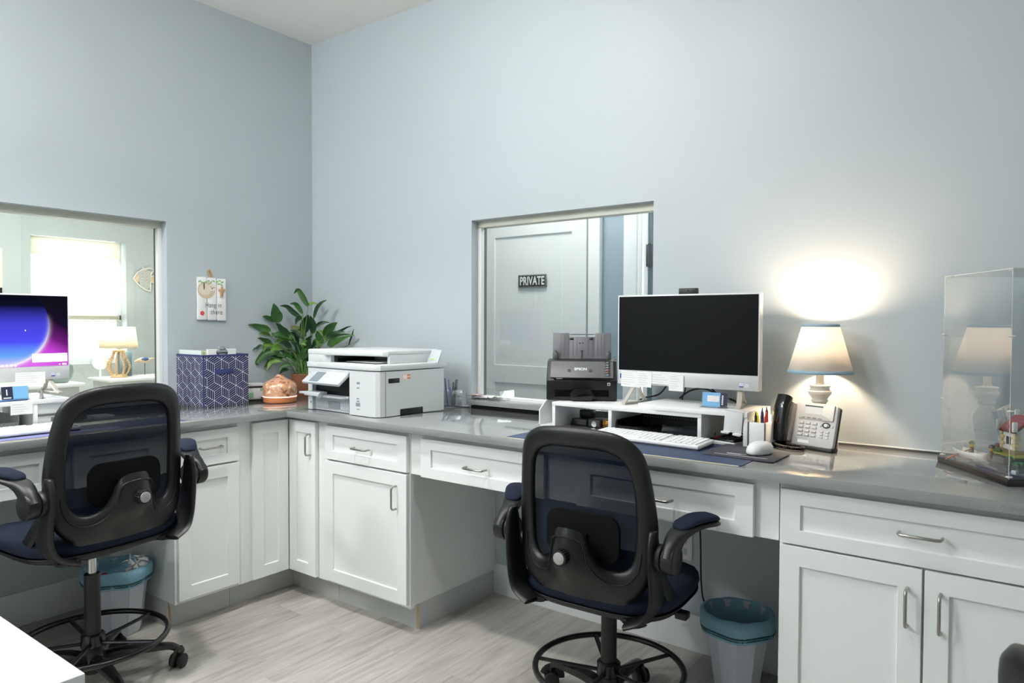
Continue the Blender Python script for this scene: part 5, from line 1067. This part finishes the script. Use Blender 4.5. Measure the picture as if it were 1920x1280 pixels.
# table lamp
LC=(2.976,-.116)
LAMPW=M('lamp_white_wood',(236,230,218),.45,noise=.02)
t=thing('table_lamp','lit white turned table lamp with a cone shade trimmed in blue','lamp',(LC[0],LC[1],Z))
b=B(); b.lathe([(.060,0),(.063,.004),(.063,.016),(.058,.022),(.045,.026),(.036,.03),(.033,.034),(.035,.045),(.035,.058),(.038,.062),(.038,.068),(.034,.072),(.038,.085),(.041,.10),(.039,.118),(.030,.135),(.022,.148),(.021,.152),(.027,.158),(.0275,.162),(.024,.166),(.030,.176),(.038,.186),(.0385,.194),(.032,.20),(.031,.207),(.035,.211),(.035,.215),(.016,.218),(.015,.222)],seg=40); b.build('base',LAMPW,t,ang=30)
b=B(); b.lathe([(.013,.218),(.013,.285)],seg=20); b.build('candle_neck',LAMPW,t)
fab=shade_mat('lamp_linen',(252,249,243),.5)
b=B(); b.lathe([(.1065,.262),(.060,.428)],caps=False,seg=48); b.build('lamp_shade',fab,t,solid=.0015,ang=80)
TRB=M('lamp_trim_blue',(150,180,196),.7,noise=.03); b=B(); b.lathe([(.1075,.258),(.1060,.270)],caps=False,seg=48); b.lathe([(.0620,.421),(.0600,.430)],caps=False,seg=48); b.build('shade_trim',TRB,t,solid=.002)
b=B(); b.sph((0,0,.315),.022,.022,.028); bulb=b.build('bulb',M('warm_bulb',(255,220,170),.4,emit=(255,205,140),es=6),t); b=B(); b.lathe([(.012,.28),(.012,.295)],seg=14); b.build('socket',WHITEP,t)
l=bpy.data.lights.new('table_lamp_light','POINT'); l.energy=13; l.specular_factor=.3; l.color=(1,.77,.54); l.shadow_soft_size=.028; lo=bpy.data.objects.new('table_lamp_light',l); C.objects.link(lo); lo.location=(LC[0],LC[1],Z+.392)
# ---------------- left desk things
t=thing('monitor_riser','white monitor stand with open bays under the lit left monitor','monitor stand',rz=PI/2)
b=B(); riser(b,-2.35,-1.535,-.43,-.10,1.018,1.035); b.build('top_shelf',WHITEM,t)
for x in (-2.35,-1.98,-1.665): b=B(); riser(b,x,x+.016,-.428,-.10,Z,1.018); b.build('leg_panel',WHITEM,t)
b=B(); b.box(-1.648,-1.54,-.42,-.12,.975,1.016,.001); b.box(-1.648,-1.54,-.42,-.12,.925,.968,.001); b.build('drawer_boxes',M('pale_sage_panel',(214,220,216),.45,noise=.02),t)
b=B(); b.box(-1.645,-1.543,-.425,-.42,.971,.974); b.box(-1.60,-1.545,-.4215,-.42,.945,.960,.001); b.build('drawer_gap',GREYP,t)
b=B(); b.box(-1.58,-1.54,-.42,-.12,Z,.925); b.build('side_leg',WHITEM,t)
t=thing('letter_tray','white perforated letter tray in the left riser bay','letter tray',(.25,-1.83,Z+.002),rz=PI/2)
b=B(); b.box(-.14,.14,-.11,.11,0,.003); b.box(-.14,-.137,-.11,.11,0,.055); b.box(.137,.14,-.11,.11,0,.055); b.box(-.14,.14,-.11,-.107,0,.03,.001); b.box(-.14,.14,.107,.11,0,.055); b.build('tray',WHITEP,t)
b=B()
for r in range(2):
    for k in range(20): b.box(-.13+k*.0135,-.127+k*.0135,-.1108,-.1098,.010+r*.010,.0125+r*.010)
b.build('perforations',GREYP,t)
keyboard('white keyboard on the left desk before the lit monitor',(.578,-1.99,Z+.003),0,.44).rotation_euler=(0,0,PI/2)
t=thing('desk_pad','navy desk pad with cream edge on the left desk','desk pad')
b=B(); b.prism([(.437,-2.05),(.649,-2.05),(.649,-1.145),(.437,-1.145)],Z+.0002,Z+.0024,.0006); b.build('pad',M('navy_leatherette',(58,72,104)),t)
b=B(); b.box(.650,.656,-2.05,-1.15,Z+.0002,Z+.0026,.0008); b.build('cream_edge',M('cream_edge',(206,200,178)),t)
m=M('photo_mat_sky',(120,124,170),.45,noise=.35,nscale=9)
b=B(); b.box(.583,.647,-2.02,-1.42,Z+.0026,Z+.0046,.0006); tag(b.build('picture_mat',m),'glossy mat with a blue and violet sky picture on the left desk','mat')
card_stand('navy and blue business card in a clear stand under the lit monitor',(.40,-1.715,1.0352),PI/2,True)
b=B(); b.cyl((0,0,0),(0,.10,0),.004,seg=10); tag(b.build('pen',BLUEP,loc=(.418,-1.78,1.0392)),'blue pen lying in front of the navy business card','pen')
n=note('white card hanging from the front edge of the left riser',0,0,.075,.045,loc=(.4315,-1.742,1.028),rz=PI/2,g='left riser card'); n['label']='white card hanging from the front edge of the left riser'
n=note('white note taped to the chin of the lit left monitor',0,0,.11,.05,loc=(.2105,-1.592-.06,1.132),rz=PI/2,g='left monitor note')
t=thing('paper_clip_stand','small clear pointed clip stand on the left riser','clip stand',(.40,-1.625,1.0352)); b=B(); b.cyl((0,0,0),(0,0,.045),.009,.002,seg=12); b.build('cone',M('smoke_plastic',(150,155,155),.2,noise=.05,alpha=.7),t); b=B(); b.cyl((0,0,0),(0,0,.004),.014,seg=16); b.build('base',CHROME,t)
b=B(); b.box(-.035,.035,-.02,.02,0,.004,.001); b.box(-.01,.012,-.012,.012,.004,.008,.001); tag(b.build('stapler_pad',PG,loc=(.37,-1.575,1.0352)),'grey flat clip box beside the monitor foot on the left riser','box')
b=B(); b.box(-.05,.05,-.04,.04,0,.003); tag(b.build('glass_coaster',M('pale_coaster',(206,212,212),.15,noise=.03),loc=(.16,-1.30,Z)),'pale flat sheet beside the left riser on the counter','sheet')
# foreground desk items
t=thing('terracotta_jar','blurred terracotta jar cut by the left edge on the white foreground desk','jar',(1.985,-2.40,.76)); b=B(); b.lathe([(.02,0),(.026,.006),(.028,.03),(.024,.042),(.018,.046)],seg=28); b.build('jar',M('terracotta',(188,110,72),.6,noise=.1),t)
# ---------------- display case with brick-built diorama
e1=Vector((.183,-.287,0)).normalized(); ang=math.atan2(e1.y,e1.x)
# local x runs from the back-left corner to the front corner, local y to the right-rear
t=thing('display_case','clear acrylic display case on a dark base at the right end of the counter','display case',(3.348,-.182,Z),rz=ang)
L1,L2,HC=.345,.300,.578
b=B(); b.box(-.004,L1+.004,-.004,L2+.004,0,.017,.002); b.build('base',M('dark_case_base',(34,30,30),.25,noise=.08),t)
def acr(b,*a): b.box(*a)
for a in ((.004,L1-.004,.004,.0065),(.004,L1-.004,L2-.0065,L2-.004),(.004,.0065,.0065,L2-.0065),(L1-.0065,L1-.004,.0065,L2-.0065)):
    b=B(); b.box(a[0],a[1],a[2],a[3],.018,HC); b.build('side_panel',ACRY,t)
b=B(); b.box(.004,L1-.004,.004,L2-.004,HC,HC+.0025); b.build('top_panel',ACRY,t)
EDG=M('frosted_acrylic_edge',(240,238,232),.25,noise=.02,alpha=.6)
b=B()
for x,y in ((.005,.005),(L1-.005,.005),(.005,L2-.005),(L1-.005,L2-.005)): b.cyl((x,y,.018),(x,y,HC),.0010,seg=8)
b.box(.004,L1-.004,.004,.005,HC+.001,HC+.003); b.box(L1-.005,L1-.004,.004,L2-.004,HC+.001,HC+.003); b.build('panel_edges',EDG,t)
b=B()
for x,y in ((.007,.007),(L1-.007,.007),(L1-.007,L2-.007),(.007,L2-.007)):
    for z in (.024,.20,.40): b.sph((x,y,z),.009,.009,.003,sub=2)
    b.prism([(0,0),(.022*(1 if x<.1 else -1),0),(0,.022*(1 if y<.1 else -1))],HC-.003,HC+.004,M_=TR(x,y,0)); b.sph((x,y,HC-.010),.003,.003,.011,sub=2)
b.build('corner_connectors',EDG,t)
case=t; Tc=TR(3.348,-.182,Z+.0175)@RZ(ang)
def studs(b,x0,x1,y0,y1,z,p=.008,r=.0024):
    nx=int((x1-x0)/p); ny=int((y1-y0)/p)
    for i in range(nx):
        for j in range(ny): b.cyl((x0+(i+.5)*p,y0+(j+.5)*p,z),(x0+(i+.5)*p,y0+(j+.5)*p,z+.0017),r,seg=8)
def brick(b,x0,x1,y0,y1,z0,z1,st=True):
    b.box(x0,x1,y0,y1,z0,z1,.0004,1)
    if st and (x1-x0)*(y1-y0)<.02: studs(b,x0,x1,y0,y1,z1)
def bm(n,c): return M('brick_'+n,c,.28,noise=.03)
DBG,LBG,TAN,DT,WH,RED,SAND,NVY,DGN,BRN,OLV,BK_=bm('dark_grey',(92,96,98)),bm('light_grey',(158,160,160)),bm('tan',(214,196,146)),bm('dark_tan',(150,130,96)),bm('white',(238,238,234)),bm('dark_red',(140,36,44)),bm('sand',(196,180,120)),bm('navy',(36,44,84)),bm('green',(44,132,76)),bm('brown',(110,74,48)),bm('olive',(168,168,70)),bm('black',(28,28,30))
def placed(o,label,cat,g=None): o.matrix_world=Tc; return tag(o,label,cat,g)
# model base plates (sea, grey shore, rocks)
mdl=thing('brick_model','brick-built lighthouse island model inside the display case','toy model'); mdl.matrix_world=Tc
b=B(); brick(b,.13,.335,.012,.26,0,.006,False); 
for k in range(18): b.box(.135+k*.0112,.143+k*.0112,.013,.035,.006,.0085,.0006,1)
b.build('sea_plates',NVY,mdl)
b=B(); brick(b,.16,.30,.036,.24,.006,.016); brick(b,.20,.315,.022,.10,.006,.012); b.build('grey_shore',LBG,mdl)
rnd=random.Random(21); b=B()
for (x,y,w,h,z) in [(x,y-.055,w,h,z*.52) for (x,y,w,h,z) in ((.25,.11,.05,.05,.09),(.29,.09,.035,.03,.05),(.21,.14,.05,.07,.075),(.27,.17,.05,.08,.10),(.30,.13,.03,.06,.07),(.23,.10,.03,.03,.06),(.30,.20,.035,.06,.085))]:
    b.prism([(x-w/2,y-h/2),(x+w/2,y-h/2),(x+w*.4,y+h/2),(x-w*.4,y+h/2)],.012,z,.002); b.prism([(x-w*.6,y-h*.6),(x+w*.5,y-h*.6),(x+w*.5,y+h*.5),(x-w*.55,y+h*.5)],.010,z*.62,.002)
b.build('rock_cliff',DBG,mdl)
b=B(); brick(b,.212,.305,.038,.19,.050,.055); b.build('mossy_deck',OLV,mdl)
ZS=-.049; cx0,cx1,cy0,cy1=.220,.285,.052,.142
b=B(); b.box(cx0,cx1,cy0,cy1,.055,.067,.001); b.build('cottage_plinth',DT,mdl)
b=B(); b.box(cx0+.004,cx1-.004,cy0+.004,cy1-.004,.067,.116,.0005); b.prism([(cy0+.004,.116),(cy1-.004,.116),((cy0+cy1)/2,.151)],cx0+.004,cx1-.004,M_=YZs); b.build('cottage_walls',WH,mdl)
b=B()
for k in range(5):
    for (x,y) in ((cx0,cy0),(cx1,cy0),(cx1,cy1),(cx0,cy1)):
        l=.016 if k%2 else .009; b.box(x-(l if x>.25 else 0)*1,x+(l if x<.25 else 0)+(.001 if x>.25 else 0),y-.001 if y<.1 else y-l,y+l if y<.1 else y+.001,.068+k*.0096,.0765+k*.0096,.0006,1)
b.build('quoin_bricks',TAN,mdl)
b=B(); b.box(cx1-.0045,cx1-.003,.084,.108,.081,.103); b.box(.242,.262,cy0+.003,cy0+.0045,.081,.103); b.build('window',DGN if 0 else BK_,mdl)
b=B()
for s in (-1,1):
    T=TR(0,(cy0+cy1)/2,.156)@RX(-s*math.atan2(.038,.045)); 
    for k in range(4): b.box(cx0-.004,cx1+.004,min(s*.0,s*.062)+(0),max(s*.0,s*.062),-.002,.002,M_=T); b.box(cx0-.004,cx1+.004,min(s*(.014*k),s*(.014*k+.0135)),max(s*(.014*k),s*(.014*k+.0135)),.0015+.0006*(4-k),.004+.0006*(4-k),.0006,1,M_=T)
b.build('cottage_roof',RED,mdl)
b=B(); 
for x in (cx0-.004,cx1+.002): b.box(x,x+.005,cy0-.01,cy0+.004,.119,.147,.002); b.box(x,x+.005,(cy0+cy1)/2-.006,(cy0+cy1)/2+.006,.151,.175,.002); b.box(x,x+.005,cy1-.004,cy1+.01,.111,.133,.002)
b.build('roof_gable_trim',WH,mdl)
# lighthouse tower
tx,ty=.268,.262; tx,ty=.245,.175
b=B(); b.lathe([(.034,.05),(.034,.10),(.033,.20),(.028,.21),(.027,.33),(.024,.335),(.0235,.37)],c=(tx,ty,0),seg=8,caps=True)
for k in range(12): b.lathe([(.0345-.0005*k if k<5 else .0285,.12+.02*k),(.0345-.0005*k if k<5 else .0285,.124+.02*k)],c=(tx,ty,0),seg=8)
b.build('tower',WH,mdl,ang=20)
b=B(); b.cyl((tx,ty,.37),(tx,ty,.374),.044,seg=12)
for k in range(8):
    a=2*PI*k/8; b.cyl((tx+.04*math.cos(a),ty+.04*math.sin(a),.374),(tx+.04*math.cos(a),ty+.04*math.sin(a),.395),.0015,seg=6)
for z in (.384,.395): b.sweep([(tx+.04*math.cos(2*PI*k/12),ty+.04*math.sin(2*PI*k/12),z) for k in range(12)],.0015,seg=5,closed=True)
b.cyl((tx,ty,.374),(tx,ty,.41),.018,seg=10); b.cyl((tx,ty,.41),(tx,ty,.43),.022,.004,seg=10); b.build('lantern_gallery',BK_,mdl)
def palm(x,y,z,s=.018):
    b=B()
    for k in range(6):
        a=k*PI/3+x*40; b.sweep([(x,y,z),(x+s*.5*math.cos(a),y+s*.5*math.sin(a),z+.004),(x+s*math.cos(a),y+s*math.sin(a),z-.002)],[.002,.0035,.001],.001,seg=6,smooth=3)
    b.cyl((x,y,z-.012),(x,y,z),.0015,seg=6); b.build('plant_piece',DGN,mdl)
palm(.31,.05,.036); palm(.295,.035,.05,.012); palm(.225,.045,.058,.012)
b=B()
for x,y,z in ((.325,.03,.014),(.31,.075,.014),(.27,.04,.014),(.235,.035,.012),(.32,.13,.03),(.29,.055,.02),(.20,.045,.012),(.25,.07,.07),(.315,.16,.05)): b.prism([(x-.008,y-.005),(x+.009,y-.003),(x+.004,y+.007),(x-.005,y+.006)],z-.004,z+.008,.002)
b.build('wave_splash_pieces',bm('pearl',(196,206,214)),mdl)
# rowing boat and two figures
bt=thing('toy_boat','white toy rowing boat at the left of the display case','toy boat'); bt.matrix_world=Tc@TR(.100,.040,.006)@RZ(.12)@Matrix.Scale(1.55,4)
b=B(); rows=[]
for i in range(13):
    u=i/12; x=-.038+.08*u; w=.017*(math.sin(PI*min(1,.18+u*.82))**.6 if u<.999 else .05); zz=.002*(2*u-1)**2; 
    rows.append([(x,w*s,zz+.016*abs(s)**2.2+ (.0 if abs(s)<.9 else .002)) for s in (-1,-.85,-.5,0,.5,.85,1)])
b.grid(rows); b.build('hull',WH,bt,solid=.0016,ang=60)
b=B(); b.box(-.025,.02,-.010,.010,.004,.006); b.box(-.01,-.003,-.014,.014,.010,.012); b.build('bench',bm('reddish_brown',(150,84,56)),bt)
b=B(); b.sweep([(.0,.0,.022),(-.02,-.02,.006),(-.03,-.03,-.004)],.0014,seg=6); b.build('oar',bm('reddish_brown',(150,84,56)),bt)
def figure(label,x,y,z,body,hat,leg):
    f=thing('toy_figure',label,'toy figure'); f.matrix_world=Tc@TR(x,y,z)@RZ(-.5)@Matrix.Scale(1.3,4)
    b=B(); b.box(-.0075,-.0005,-.004,.004,0,.012,.0008,1); b.box(.0005,.0075,-.004,.004,0,.012,.0008,1); b.build('legs',leg,f)
    b=B(); b.prism([(-.008,0),(.008,0),(.006,.013),(-.006,.013)],-.004,.004,.0006,M_=TR(0,0,.0125)@FRONT); b.sweep([(-.007,0,.024),(-.011,-.002,.018),(-.011,-.006,.014)],.0022,seg=6); b.sweep([(.007,0,.024),(.011,-.002,.018),(.011,-.006,.014)],.0022,seg=6); b.build('torso',body,f)
    b=B(); b.cyl((0,0,.0257),(0,0,.034),.0045,seg=14,bev=.001); b.build('head',bm('yellow',(228,184,60)),f)
    b=B(); b.lathe([(.0075,.0325),(.006,.034),(.0055,.038),(.002,.04)],seg=14); b.build('hat',hat,f)
figure('toy figure with a green hood sitting in the white toy boat',.105,.040,.014,bm('dark_tan_torso',(120,104,70)),bm('dark_green',(58,96,58)),BRN)
figure('toy figure with a navy cap standing on the grey shore of the model',.195,.045,.018,BRN,NVY,DBG)
figure('small brown toy figure between the boat and the capped figure',.170,.075,.018,DT,BRN,BRN)
